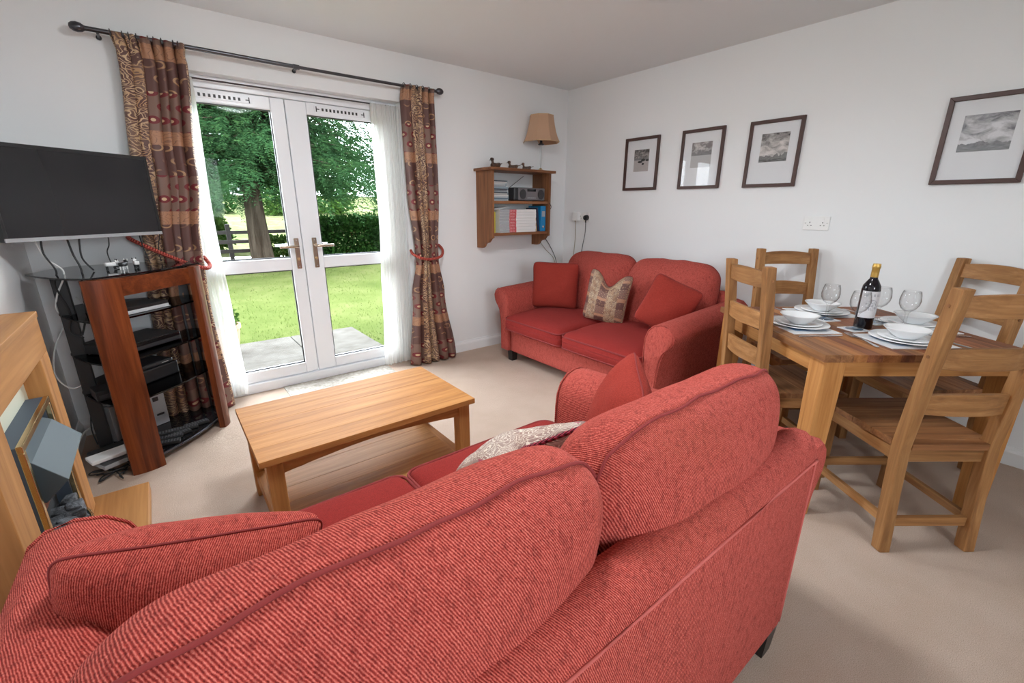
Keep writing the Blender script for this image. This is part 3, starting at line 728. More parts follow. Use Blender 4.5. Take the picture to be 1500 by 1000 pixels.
# table setting
t = NT('placemat_print'); v = t.co(); x, y, z = t.sep(v)
n = t.noise(v, 9, 4, .6); mk = t.ma('MULTIPLY', t.ma('LESS_THAN', t.ma('ABSOLUTE', x), .10), t.ma('LESS_THAN', t.ma('ABSOLUTE', y), .075))
t.p(Base_Color=t.mix(mk, (.78, .80, .82), t.ramp(n, (.4, (.75, .79, .83)), (.55, L(120, 160, 200)), (.7, L(40, 80, 140)))), Roughness=.35)
t = NT('coaster_print'); v = t.co(); x, y, z = t.sep(v)
n = t.noise(v, 30, 4, .6); mk = t.ma('MULTIPLY', t.ma('LESS_THAN', t.ma('ABSOLUTE', x), .033), t.ma('LESS_THAN', t.ma('ABSOLUTE', y), .028))
t.p(Base_Color=t.mix(mk, (.78, .80, .82), t.ramp(n, (.4, (.72, .78, .83)), (.55, L(120, 170, 210)), (.7, L(30, 80, 150)))), Roughness=.35)
def plate_prof(r, h, th=.004):
    return [(0, .003), (r*.55, .003), (r*.62, .004), (r*.98, h), (r, h+.001), (r*.985, h+.004), (r*.64, .009), (r*.58, .0075), (0, .0075)]
BOWL = [(0, 0), (.036, 0), (.038, .003), (.058, .018), (.078, .038), (.083, .042), (.083, .044), (.076, .041), (.056, .022), (.036, .008), (0, .007)]
GLASS = [(0, 0), (.033, 0), (.034, .002), (.02, .006), (.007, .014), (.006, .03), (.0075, .036), (.006, .042), (.0065, .07), (.012, .078), (.028, .092), (.038, .112), (.0405, .132), (.037, .158), (.0325, .176), (.0315, .176), (.036, .157), (.0392, .132), (.0368, .113), (.027, .0945), (.011, .081), (0, .079)]
def fork(g):
    def sec(y, w_, z): return y, w_, z
    st = [(-.095, .004, .002), (-.085, .007, .002), (-.05, .005, .004), (0, .0032, .007), (.03, .0035, .005), (.04, .010, .003), (.055, .0115, .002)]
    for a, b in zip(st, st[1:]):
        g.hexa([(-a[1], a[0], a[2]), (a[1], a[0], a[2]), (b[1], b[0], b[2]), (-b[1], b[0], b[2])], [(-a[1], a[0], a[2]+.0018), (a[1], a[0], a[2]+.0018), (b[1], b[0], b[2]+.0018), (-b[1], b[0], b[2]+.0018)])
    g.v = [(x*1.25, y*1.1, z*1.2) for x, y, z in g.v]; return g
def tines(g):
    for k in range(4):
        x = -.0095+k*.0063
        g.hexa([(x-.0016, .054, .002), (x+.0016, .054, .002), (x+.001, .095, .006), (x-.001, .095, .006)], [(x-.0016, .054, .0038), (x+.0016, .054, .0038), (x+.001, .095, .0075), (x-.001, .095, .0075)])
    g.v = [(x*1.25, y*1.1, z*1.2) for x, y, z in g.v]; return g
def knife_handle(): 
    g = G()
    g.hexa([(-.004, -.105, 0), (.004, -.105, 0), (.0055, -.01, 0), (-.0055, -.01, 0)], [(-.003, -.105, .005), (.003, -.105, .005), (.0045, -.01, .005), (-.0045, -.01, .005)]); return g
def knife_blade():
    return G().prism([(-.004, -.012), (.006, -.012), (.008, .02), (.0085, .08), (.004, .1), (-.002, .108), (-.005, .1)], 'z', .001, .0028)
sides = [('front', 0, -1, 'before the chair seen from behind'), ('left', -1, 0, 'before the chair between the sofas'), ('back', 0, 1, 'before the wall chair nearest the far sofa'), ('right', 1, 0, 'before the wall chair under the large picture')]
plate_pos = {'front': (.03, -.255), 'left': (-.27, .0), 'back': (.03, .275), 'right': (.29, 0.0)}
glass_pos = {'front': (-.045, -.065), 'left': (-.045, .13), 'back': (.155, .06), 'right': (.205, -.045)}
Z0 = TT
first = {}
for nm, su, sv, txt in sides:
    a = math.atan2(sv, su) + pi/2    # local -y points to the diner
    rz = TH + a; pu, pv = plate_pos[nm]
    ex, ey = (cos(a), sin(a)), (-sin(a), cos(a))
    def at(dx, dy, z): return tw(pu + ex[0]*dx + ey[0]*dy, pv + ex[1]*dx + ey[1]*dy, z)
    if not first:
        first['m'] = tag(B(-.145, .145, -.11, .11, 0, .004).make('placemat', 'placemat_print', bevel=.001), '', 'placemat', 'placemats on the dining table')
        first['p'] = tag(G().lathe(plate_prof(.128, .014), 40).make('dinner_plate', 'porcelain', smooth=True), '', 'plate', 'white dinner plates')
        first['s'] = tag(G().lathe(plate_prof(.098, .011), 40).make('side_plate', 'porcelain', smooth=True), '', 'plate', 'white side plates')
        first['b'] = tag(G().lathe(BOWL, 40).make('bowl', 'porcelain', smooth=True), '', 'bowl', 'white bowls')
        first['c'] = tag(B(-.047, .047, -.047, .047, 0, .004).make('coaster', 'coaster_print', bevel=.001), '', 'coaster', 'coasters under the wine glasses')
        first['g'] = tag(G().lathe(GLASS, 32).make('wine_glass', 'wine_glass', smooth=True), '', 'wine glass', 'empty wine glasses')
        f = thing('fork', '', 'fork', group='forks'); fork(G()).make('handle', 'steel', f, smooth=True, ang=30); tines(G()).make('tines', 'steel', f); first['f'] = f
        f = thing('knife', '', 'knife', group='knives'); knife_handle().make('handle', 'steel', f, bevel=.001); knife_blade().make('blade', 'steel', f); first['k'] = f
        use = lambda k, l, p, r: (first[k].__setitem__('label', l), setattr(first[k], 'location', p), setattr(first[k], 'rotation_euler', (0, 0, r)))
    else:
        use = lambda k, l, p, r: dup(first[k], l, None, p, r)
    use('m', 'white printed placemat '+txt, at(0, 0, Z0), rz)
    use('p', 'wide white dinner plate '+txt, at(0, 0, Z0+.003), rz)
    use('s', 'smaller white plate stacked on the dinner plate '+txt, at(0, 0, Z0+.0095), rz)
    use('b', 'white bowl on the stacked plates '+txt, at(0, 0, Z0+.0175), rz)
    gu, gv = glass_pos[nm]
    use('c', 'white coaster under the wine glass '+txt, tw(gu, gv, Z0), rz+.15)
    use('g', 'empty wine glass '+txt, tw(gu, gv, Z0+.0045), 0)
    use('f', 'steel fork beside the plates '+txt, at(-.178, .01, Z0), rz-.12)
    use('k', 'steel knife beside the plates '+txt, at(.178, -.01, Z0), rz+.08)
# wine bottle
bx = tw(.022, -.028, TT)
wb = thing('wine_bottle', 'dark wine bottle with white label and gold cap in the table centre', 'bottle', bx, radians(-142))
G().lathe([(0, .004), (.02, .002), (.034, 0), (.0365, .004), (.0365, .185), (.034, .203), (.024, .222), (.0155, .236), (.0142, .25), (.0142, .262)], 32).make('body', 'bottle_glass', wb, smooth=True)
G().lathe([(.0150, .242), (.0152, .262), (.0150, .282), (.0162, .284), (.0162, .296), (.0150, .298), (.0150, .304), (0, .305)], 24).make('cap', 'gold_foil', wb, smooth=True, ang=40)
t = NT('wine_label'); uv = t.uv(); u, v, _ = t.sep(uv)
txtb = t.ma('MULTIPLY', t.ma('MULTIPLY', t.ma('GREATER_THAN', v, .80), t.ma('LESS_THAN', v, .90)), t.ma('GREATER_THAN', t.noise(t.map(uv, (26, 3, 1)), 1, 0), .5))
txtb = t.ma('MULTIPLY', txtb, t.ma('LESS_THAN', t.ma('ABSOLUTE', t.ma('SUBTRACT', u, .5)), .42))
crest = t.ma('MULTIPLY', t.ma('LESS_THAN', t.ma('ADD', t.ma('POWER', t.ma('MULTIPLY', t.ma('SUBTRACT', u, .5), 2.6), 2), t.ma('POWER', t.ma('MULTIPLY', t.ma('SUBTRACT', v, .48), 3.2), 2)), .5), t.ramp(t.noise(uv, 14, 3), (.45, 0.0), (.6, .6)))
t.p(Base_Color=t.mix(t.ma('MAXIMUM', t.ma('MULTIPLY', txtb, .55), crest), (.80, .80, .83), (.25, .26, .32)), Roughness=.5)
G().grid(lambda a, b: (.0369*cos((a-.5)*2.6), .0369*sin((a-.5)*2.6), .055+b*.125), 20, 1, lambda a, b: (a, b)).make('label', 'wine_label', wb, smooth=True)

def wp(g, root):
    m = (Matrix.Translation(root.location) @ Matrix.Rotation(root.rotation_euler.z, 4, 'Z')).inverted()
    return g.xf(m)
# ------------------------------------------------------------------ television
tl, tr_ = Vector((-3.826, -.60, 0)), Vector((-3.30, -.19, 0)); tm = (tl+tr_)/2; TW = (tr_-tl).length/2
tv = thing('television', 'flat black television mounted in the corner above the glass stand', 'television', (tm.x, tm.y, 1.14), math.atan2(tr_.y-tl.y, tr_.x-tl.x))
B(-TW, TW, 0, .035, 0, .395).make('casing', 'black_plastic', tv, bevel=.003)
B(-TW+.11, TW-.11, .034, .07, .05, .30).make('rear_housing', 'black_plastic', tv, bevel=.01)
g = B(-TW, TW, -.004, .004, .381, .397); g.box(-TW, -TW+.011, -.004, .004, .014, .381); g.box(TW-.011, TW, -.004, .004, .014, .381); g.make('bezel', 'black_plastic', tv, bevel=.001)
B(-TW, TW, -.005, .004, 0, .016).make('lower_bezel', 'grey_plastic', tv, bevel=.001)
B(-TW+.011, TW-.011, -.001, .001, .016, .381).make('display', 'screen', tv)
g = G().tube([(0, .07, .2), (.0, .14, .2)], .02, 8); g.box(-.05, .05, .14, .15, .12, .28); g.make('wall_bracket', 'black_plastic', tv)

# ------------------------------------------------------------------ TV stand
st = thing('tv_stand', 'cherry wood and black glass corner television stand with five shelves', 'tv stand', (-3.5, -.4, 0))
FL, FR = Vector((-3.565, -.675)), Vector((-3.197, -.335))
def legboard(p, ang, w_, th):
    n = 10; c_, s_ = cos(ang), sin(ang); pl = []
    for k in range(n+1):
        q = k/n*2-1; pl.append((q*w_/2, -th*.5 - .012*(1-q*q)))
    pl += [(w_/2, th*.5), (-w_/2, th*.5)]
    return [(p.x + a*c_ - b*s_, p.y + a*s_ + b*c_) for a, b in pl]
for p, ang, w_ in ((FL, radians(12), .135), (FR, radians(70), .10)):
    pl = legboard(p, ang, w_, .03)
    wp(G().hexa([(x, y, 0) for x, y in pl], [(x, y, .972) for x, y in pl]), st).make('leg', 'cherry_z', st, smooth=True, ang=35)
d = (FR-FL).normalized()
wp(G().bar((FL.x+d.x*.03, FL.y+d.y*.03, .925), (FR.x-d.x*.01, FR.y-d.y*.01, .925), .025, .085), st).make('front_apron', 'cherry_x', st, bevel=.002)
def shelf_poly(wing, back):
    fl, fr = FL - d*.03 + Vector((.0, .02)), FR + d*.0 + Vector((-.02, .02))
    left = []
    # curved wing on the fireplace side, coming to a point
    for k in range(7):
        a = k/6
        left.append((fl.x + (-3.845-fl.x)*a*wing, fl.y + (-.34-fl.y)*a**1.8))
    pts = [(fr.x, fr.y)]
    n = 8
    for k in range(1, n):
        a = k/n; q = fr.lerp(fl, a); o = .03*sin(pi*a); pts.append((q.x + o*.6, q.y - o*.8))
    pts += left
    pts += [(-3.78, -.13*back-.04), (-3.70, -.06), (-3.22, -.06), (-3.17, -.12), (-3.165, -.28)]
    return pts
for z0, z1, wing, mat in ((.973, .981, 1.0, 'black_glass'), (.772, .780, .72, 'smoked_glass'), (.566, .574, .72, 'smoked_glass'), (.357, .365, .72, 'smoked_glass'), (.028, .052, .5, 'black_glass')):
    pl = shelf_poly(wing, 1)
    if z0 > .9:
        pl = [(-3.185, -.30)] + pl[1:]
    wp(G().hexa([(x, y, z0) for x, y in pl], [(x, y, z1) for x, y in pl]), st).make('shelf', mat, st)
pl = shelf_poly(.5, 1)[:9]
wp(G().tube([(x+.002, y-.004, .04) for x, y in pl], .009, 6), st).make('base_trim', 'gunmetal', st, smooth=True)
for x, y in ((-3.735, -.37), (-3.26, -.09)):
    wp(B(x-.028, x+.028, y-.018, y+.018, .05, .973), st).make('rear_post', 'black_plastic', st, bevel=.004)
wp(B(-3.76, -3.70, -.40, -.33, 0, .03), st).make('foot', 'black_plastic', st); wp(B(-3.29, -3.23, -.12, -.06, 0, .03), st).make('foot', 'black_plastic', st)

def box_thing(name, label, cat, ctr, rz, parts, bevel=.003, group=None):
    """parts: list of (name, (x0,x1,y0,y1,z0,z1), material)"""
    o = thing(name, label, cat, ctr, rz, group)
    for n_, bx, m_ in parts: B(*bx).make(n_, m_, o, bevel=bevel)
    return o
A45 = radians(40)
box_thing('set_top_box', 'slim silver and black set-top box on the upper glass shelf', 'set-top box', (-3.475, -.43, .781), A45, [('body', (-.11, .11, -.08, .08, 0, .032), 'black_plastic'), ('front_panel', (-.108, .108, -.084, -.079, .003, .016), 'silver_plastic'), ('lower_strip', (-.11, .11, -.09, -.079, .0, .003), 'silver_plastic')])
box_thing('cable_box', 'small black box at the back of the upper glass shelf', 'media box', (-3.60, -.26, .781), A45, [('body', (-.06, .06, -.05, .05, 0, .028), 'black_plastic'), ('front_panel', (-.055, .055, -.053, -.049, .004, .022), 'dark_plastic')])
box_thing('disc_player', 'wide black disc player on the middle glass shelf', 'disc player', (-3.515, -.38, .575), A45, [('body', (-.165, .165, -.11, .11, .004, .052), 'black_plastic'), ('front_panel', (-.16, .16, -.114, -.109, .008, .026), 'dark_plastic'), ('upper_fascia', (-.16, .16, -.114, -.109, .030, .048), 'black_glass')])
box_thing('game_console', 'tall black console box on the lower glass shelf', 'console', (-3.50, -.30, .366), A45, [('body', (-.12, .12, -.08, .08, 0, .075), 'black_plastic'), ('upper_body', (-.10, .10, -.075, .08, .075, .10), 'dark_plastic'), ('logo', (.03, .07, -.0762, -.075, .085, .089), 'silver_plastic')], .008)
box_thing('media_box', 'black amplifier box low on the lower glass shelf near the fireplace', 'media box', (-3.655, -.48, .366), radians(15), [('body', (-.06, .06, -.06, .06, 0, .05), 'black_plastic'), ('vent', (-.05, .05, -.062, -.059, .01, .03), 'dark_plastic')])
# books and boxes on the base
box_thing('storage_box', 'pale grey box standing on the base shelf behind the remotes', 'box', (-3.53, -.19, .053), radians(30), [('body', (-.05, .05, -.06, .06, 0, .21), 'paper_grey'), ('button', (-.015, .015, -.063, -.059, .15, .175), 'black_plastic'), ('slot', (-.01, .03, -.063, -.059, .06, .072), 'black_plastic')])
for k, (x, y, rz, th, hh, m_, lb) in enumerate(((-3.66, -.275, 55, .03, .20, 'paper_grey', 'white and grey manual standing between two other manuals'), (-3.605, -.30, 55, .03, .22, 'paper_white', 'tall white manual standing behind the cherry leg'), (-3.70, -.245, 55, .018, .19, 'paper_grey', 'thin grey booklet standing furthest to the fireplace side'))):
    o = thing('manual', lb, 'book', (x, y, .053), radians(rz), 'manuals on the stand base')
    B(-.075, .075, -th/2, th/2, 0, hh).make('cover', m_, o, bevel=.001); B(-.073, .0755, -th/2+.003, th/2-.003, .002, hh+.0003).make('pages', 'paper_white', o)
box_thing('router', 'black router lying on the base shelf beside the stand post', 'router', (-3.725, -.47, .053), radians(25), [('body', (-.075, .075, -.03, .03, 0, .035), 'black_plastic'), ('status_label', (.02, .07, -.0312, -.03, .012, .024), 'white_plastic')], .008)
box_thing('keyboard', 'flat white box lying over the base shelf edge', 'box', (-3.70, -.57, .080), radians(20), [('body', (-.09, .09, -.045, .045, 0, .018), 'white_plastic'), ('underside', (-.085, .085, -.04, .04, -.004, 0), 'grey_plastic')])
box_thing('set_top_box', 'flat grey box under the white box on the base shelf', 'media box', (-3.665, -.575, .053), radians(28), [('body', (-.10, .09, -.06, .06, 0, .022), 'grey_plastic'), ('lid', (-.098, .088, -.058, .058, .022, .0235), 'dark_plastic')])
rem = [(-3.50, -.535, -8, .16, 'remote control with pale keys nearest the cherry leg on the stand base'), (-3.485, -.475, -5, .16, 'second remote control from the cherry leg on the stand base'), (-3.425, -.40, 0, .19, 'long remote control with white keys lying across the stand base'), (-3.335, -.37, 10, .12, 'short dark remote control furthest along the stand base'), (-3.43, -.46, 20, .13, 'black remote control in the middle of the stand base')]
for x, y, rz, ln, lb in rem:
    o = thing('remote_control', lb, 'remote control', (x, y, .053), radians(rz), 'remote controls on the stand base')
    B(-ln/2, ln/2, -.022, .022, 0, .016).make('body', 'black_plastic', o, bevel=.004)
    g = G(); nn = int(ln/.014)
    for i in range(nn):
        for j in (-1, 0, 1): g.box(-ln/2+.012+i*.0135, -ln/2+.017+i*.0135, j*.012-.0025, j*.012+.0025, .0155, .0172)
    g.make('keypad', 'key_grey', o)
# little figures on the top glass
for k, (x, y, s_, m1_, m2_, lb) in enumerate(((-3.535, -.37, 1.0, 'white_plastic', 'black_plastic', 'small white and black toy figure on the television stand, first from the fireplace'), (-3.485, -.40, 1.05, 'black_plastic', 'white_plastic', 'small black toy figure on the television stand, between two others'), (-3.435, -.36, .9, 'white_plastic', 'black_plastic', 'small pale toy figure on the television stand, nearest the curtain'))):
    o = thing('toy_figure', lb, 'figurine', (x, y, .982), .4+k*.7, 'toy figures on the stand')
    G().rbox(.022*s_, .011, .010, .006, 6).xf(Matrix.Translation((0, 0, .026))).make('body', m1_, o, smooth=True)
    for sx in (-1, 1):
        for sy in (-1, 1): G().tube([(sx*.015*s_, sy*.006, .02), (sx*.016*s_, sy*.006, 0)], .0035, 6).make('leg', m2_, o)
    G().rbox(.008, .008, .008, .005, 6).xf(Matrix.Translation((.026*s_, 0, .038))).make('head', m1_, o, smooth=True)
    G().tube([(.026*s_, -.006, .044), (.026*s_, -.009, .05)], .0025, 6).make('ear', m2_, o); G().tube([(.026*s_, .006, .044), (.026*s_, .009, .05)], .0025, 6).make('ear', m2_, o)

def cable(label, pts, r=.0035, mat='cable_black', n=8):
    return tag(G().tube(smooth_path(pts, n), r, 6).make('cable', mat, smooth=True), label, 'cable')
cable('black cable hanging from the television nearest the fireplace wall', [(-3.74, -.46, 1.15), (-3.745, -.46, 1.08), (-3.72, -.47, 1.0), (-3.74, -.45, .93), (-3.72, -.42, .80), (-3.74, -.40, .70), (-3.70, -.40, .66)], .004)
cable('white cable looping down behind the television stand', [(-3.765, -.45, 1.15), (-3.745, -.45, 1.06), (-3.70, -.44, .99), (-3.75, -.40, .88), (-3.77, -.36, .80), (-3.72, -.33, .765), (-3.66, -.33, .785), (-3.70, -.30, .85)], .004, 'cable_white')
cable('pair of black cables dropping from the middle of the television', [(-3.66, -.42, 1.15), (-3.655, -.41, 1.07), (-3.64, -.42, .99), (-3.66, -.40, .90), (-3.67, -.38, .78), (-3.70, -.42, .68)], .0045)
cable('black cable dropping from the television beside the paired cables', [(-3.62, -.38, 1.15), (-3.63, -.38, 1.05), (-3.60, -.38, .985)], .004)
cable('thin black cable curving from the television to the stand top', [(-3.52, -.30, 1.15), (-3.525, -.30, 1.10), (-3.54, -.29, 1.06), (-3.53, -.30, 1.0), (-3.50, -.31, .985)], .003)
cable('thin black cable running from the television to the shelf end', [(-3.40, -.21, 1.15), (-3.395, -.20, 1.08), (-3.38, -.20, .99)], .003)
cable('black aerial cable looping beside the curtain rope', [(-3.31, -.16, 1.14), (-3.33, -.15, 1.06), (-3.33, -.15, .99)], .003)
cable('white cable looping between the stand and the left wall', [(-3.78, -.20, .70), (-3.83, -.28, .60), (-3.845, -.35, .48), (-3.80, -.36, .40), (-3.74, -.33, .42)], .004, 'cable_white')
cable('white cable running along the skirting behind the fireplace', [(-3.85, -.55, .02), (-3.83, -.40, .12), (-3.79, -.28, .14), (-3.74, -.22, .08)], .005, 'cable_white')
cable('black cable hanging under the lower glass shelf', [(-3.76, -.34, .35), (-3.765, -.33, .25), (-3.78, -.33, .15), (-3.77, -.36, .07)], .003)
for k, lb in enumerate(('tangled black cable on the carpet nearest the fireplace', 'tangled black cable on the carpet under the base shelf', 'loose black cable looping out over the carpet')):
    pts = []; rr = random.Random(k+3)
    x, y = -3.74+.03*k, -.62-.02*k
    for i in range(7): pts.append((x+rr.uniform(-.06, .07), y+rr.uniform(-.06, .05), .006+rr.uniform(0, .03)))
    cable(lb, pts, .003)

# ------------------------------------------------------------------ fireplace
XF = -3.742; FY0, FY1 = -1.87, -.975
fp = thing('fireplace_surround', 'oak fire surround and hearth against the wall beside the near sofa', 'fireplace', (-3.80, -1.42, 0))
wp(B(XL, XF, FY1-.14, FY1, .05, .752), fp).make('pilaster', 'surround_oak_z', fp, bevel=.003)
wp(B(XL, XF, FY0, FY0+.16, .05, .752), fp).make('pilaster', 'surround_oak_z', fp, bevel=.003)
wp(B(XL, XF, FY0, FY1, .752, .885), fp).make('header', 'surround_oak_y', fp, bevel=.002)
wp(B(XL, XF+.004, FY0-.004, FY1+.004, .885, .907), fp).make('mantel_shelf', 'surround_oak_y', fp, bevel=.002)
wp(B(XL, -3.56, -1.96, -.905, 0, .05), fp).make('hearth', 'surround_oak_y', fp, bevel=.003)
wp(B(XL+.005, -3.803, FY0+.16, FY1-.14, .05, .752), fp).make('back_panel', 'cream_panel', fp)
fi = thing('gas_fire', 'slate grey gas fire with brass trim, hood and coals in the surround', 'fire', (-3.80, -1.38, .05))
fy0, fy1 = -1.62, -1.16
wp(B(-3.802, -3.757, fy0, fy0+.035, .05, .60), fi).make('side_panel', 'slate', fi)
wp(B(-3.802, -3.757, fy1-.035, fy1, .05, .60), fi).make('side_panel', 'slate', fi)
wp(B(-3.802, -3.757, fy0, fy1, .60, .625), fi).make('top_panel', 'slate', fi)
for nm, bx in (('brass_trim', (-3.757, -3.742, fy0, fy1, .605, .627)), ('brass_trim', (-3.757, -3.742, fy0, fy0+.022, .05, .605)), ('brass_trim', (-3.757, -3.742, fy1-.022, fy1, .05, .605))):
    wp(B(*bx), fi).make(nm, 'brass', fi, bevel=.002)
wp(B(-3.797, -3.787, fy0+.03, fy1-.03, .30, .60), fi).make('reflector', 'cherry_y', fi)
wp(B(-3.802, -3.798, fy0+.03, fy1-.03, .05, .60), fi).make('fire_back', 'soot', fi)
hp = [(-3.785, .575), (-3.745, .552), (-3.68, .470), (-3.742, .41), (-3.785, .43)]
wp(G().prism(hp, 'y', fy0+.045, fy1-.045), fi).make('hood', 'slate_light', fi, bevel=.002)
wp(B(-3.797, -3.75, fy0+.05, fy1-.05, .06, .17), fi).make('fire_basket', 'slate', fi, bevel=.01)
rr = random.Random(5)
for k in range(34):
    g = G().rbox(rr.uniform(.018, .03), rr.uniform(.018, .034), rr.uniform(.014, .022), .008, 4, fn=lambda q: (q.x+wr(q, 30, .006, k), q.y+wr(q, 34, .006, k+1), q.z+wr(q, 28, .006, k+2)))
    g.xf(Matrix.Translation((-3.765+rr.uniform(-.02, .03), fy0+.085+rr.random()*(fy1-fy0-.17), .19+rr.uniform(-.01, .05))) @ Matrix.Rotation(rr.uniform(0, 3), 4, 'Z') @ Matrix.Rotation(rr.uniform(-.5, .5), 4, 'X'))
    wp(g, fi).make('coal', 'coal', fi, smooth=True, ang=40)
poly = [(-3.75, fy0+.02)] + [(-3.75+.05*sin(pi*k/10)**.6 if 0 < k < 10 else -3.745, fy0+.02+(fy1-fy0-.04)*k/10) for k in range(11)] + [(-3.75, fy1-.02)]
wp(G().prism(poly[1:-1], 'z', .05, .16), fi).make('fender', 'slate', fi, bevel=.003)
wp(G().tube([(x+.002, y, .16) for x, y in poly[1:-1]], .006, 6), fi).make('fender_rail', 'brass', fi, smooth=True)

# ------------------------------------------------------------------ wall shelf and what stands on it
ws = thing('wall_shelf', 'pine wall shelf unit with scalloped sides in the room corner', 'shelf', (-.7425, 0, .94))
def sp(y0): 
    pts = [(0, .943), (-.075, .943), (-.095, .948), (-.112, .960), (-.122, .976), (-.138, .988), (-.158, .992), (-.178, .997), (-.195, 1.012), (-.21, 1.028), (-.235, 1.036), (-.235, 1.582), (0, 1.582)]
    return pts
for x0 in (-1.075, -.433):
    wp(G().prism(sp(0), 'x', x0, x0+.023), ws).make('side_panel', 'pine_z', ws, bevel=.0015)
wp(B(-1.10, -.375, -.26, 0, 1.582, 1.604), ws).make('top_board', 'pine_x', ws, bevel=.003)
wp(B(-1.052, -.433, -.225, 0, 1.318, 1.342), ws).make('shelf_board', 'pine_x', ws, bevel=.002)
wp(B(-1.052, -.433, -.225, 0, 1.052, 1.076), ws).make('shelf_board', 'pine_x', ws, bevel=.002)
ORD = ['topmost', 'second from top', 'third from top', 'fourth from top', 'fifth from top', 'sixth from top', 'seventh from top', 'eighth from top', 'ninth from top', 'tenth from top', 'eleventh from top', 'twelfth from top', 'thirteenth from top', 'lowest']
cols = [(.55, .57, .58), (.03, .03, .035), (.25, .32, .36), (.6, .6, .58), (.04, .05, .06), (.12, .16, .2), (.5, .48, .44), (.02, .02, .025)]
for k, c_ in enumerate(cols): plain('case_%d' % k, c_, .25)
nc = 14; z = 1.342
for k in range(nc):
    h_ = .0125 if k < 9 else .0105
    w_ = .17 if k < 9 else .15
    o = thing('disc_case', 'plastic disc case, %s of the stack beside the radio' % ORD[min(nc-1-k, 13)], 'disc case', (-.957+R.uniform(-.004, .006)-(.0 if k < 9 else .006), -.125, z), R.uniform(-.03, .03), 'disc cases on the wall shelf')
    B(-w_/2, w_/2, -.07, .07, 0, h_-.0008).make('case', 'case_%d' % ((k*5+k//3) % 8), o)
    B(-w_/2+.006, w_/2-.012, -.0705, -.0695, .002, h_-.003).make('spine_label', 'case_%d' % ((k*3+2) % 8), o)
    z += h_
rd = thing('radio', 'silver portable radio with two round speakers on the upper shelf', 'radio', (-.615, -.13, 1.342), radians(-4))
B(-.175, .165, -.055, .055, .004, .115).make('body', 'dark_plastic', rd, bevel=.012)
B(-.13, .163, -.062, -.05, .006, .112).make('front_panel', 'radio_grey', rd, bevel=.008)
for x in (-.085, .115):
    g = G().lathe([(0, 0), (.036, 0), (.040, .004), (.040, .007), (0, .007)], 24); g.v = [(a*.85, b*1.05, c_) for a, b, c_ in g.v]
    g.xf(Matrix.Translation((x, -.0625, .058)) @ Matrix.Rotation(radians(90), 4, 'X')).make('speaker_grille', 'dark_plastic', rd, smooth=True, ang=40)
B(-.035, .06, -.0645, -.061, .082, .102).make('display_window', 'black_glass', rd)
for k in range(5): B(-.032+k*.019, -.02+k*.019, -.065, -.061, .024, .031).make('button', 'grey_plastic', rd)
G().tube([(-.155, .045, .115), (-.0, .05, .215)], .0025, 6).make('aerial', 'dark_plastic', rd)
z = 1.076
for k in range(8):
    h_ = .0245
    o = thing('magazine', 'white-spined magazine with red title block, %s of the pile' % ORD[[7, 6, 5, 4, 3, 2, 1, 0][k]], 'magazine', (-.775+R.uniform(-.004, .004), -.115, z), R.uniform(-.02, .02), 'magazines lying on the lower shelf')
    B(-.205, .205, -.10, .10, 0, h_-.001).make('pages', 'paper_white', o)
    B(-.205, -.10, -.1008, -.0995, .001, h_-.002).make('spine_print', 'paper_grey', o); B(-.10, -.025, -.1012, -.0995, .0005, h_-.0015).make('title_block', 'red_print', o)
    g = G()
    for q in range(5):
        x = -.095+q*.0135; g.box(x, x+.003, -.1018, -.1, .004, h_-.006)
        if q % 2: g.box(x, x+.009, -.1018, -.1, .0095, .0125)
    g.make('title_letters', 'paper_white', o)
    z += h_
def book(label, x, w_, h_, d_, mat, tilt=0, z=1.076, y=-.115, name='book'):
    o = thing(name, label, 'book', (x, y, z)); o.rotation_euler = (0, radians(tilt), 0)
    B(-w_/2, w_/2, -d_/2, d_/2, 0, h_).make('cover', mat, o, bevel=.001); B(-w_/2+.002, w_/2-.002, -d_/2+.003, d_/2+.001, .003, h_+.0005).make('pages', 'paper_white', o); return o
book('white paperback standing at the end of the lower shelf', -1.040, .015, .185, .14, 'paper_white')
book('yellow paperback standing between white book and magazine pile', -1.012, .016, .175, .14, 'yellow_paper')
o = thing('booklet', 'thin white booklet lying tilted on the magazine pile', 'book', (-.975, -.12, 1.274)); o.rotation_euler = (0, radians(-7), 0); B(-.07, .09, -.08, .08, 0, .009).make('cover', 'paper_white', o); B(-.068, .088, -.0805, .079, .002, .007).make('pages', 'paper_grey', o)
book('tan paperback leaning against the magazine pile', -.535, .020, .195, .14, 'tan_paper', -8)
book('dark navy paperback leaning beside the tan book', -.508, .018, .21, .15, 'navy', -7)
bf = thing('document_file', 'bright blue box file standing at the end of the lower shelf', 'file', (-.470, -.115, 1.076)); B(-.030, .030, -.09, .09, 0, .225).make('cover', 'blue_file', bf, bevel=.003)
B(-.018, .018, -.0915, -.0895, .13, .18).make('spine_label', 'paper_grey', bf); G().lathe([(.009, 0), (.012, .001), (.012, .003), (.009, .004)], 12).xf(Matrix.Translation((0, -.0895, .04)) @ Matrix.Rotation(radians(90), 4, 'X')).make('finger_ring', 'steel', bf)
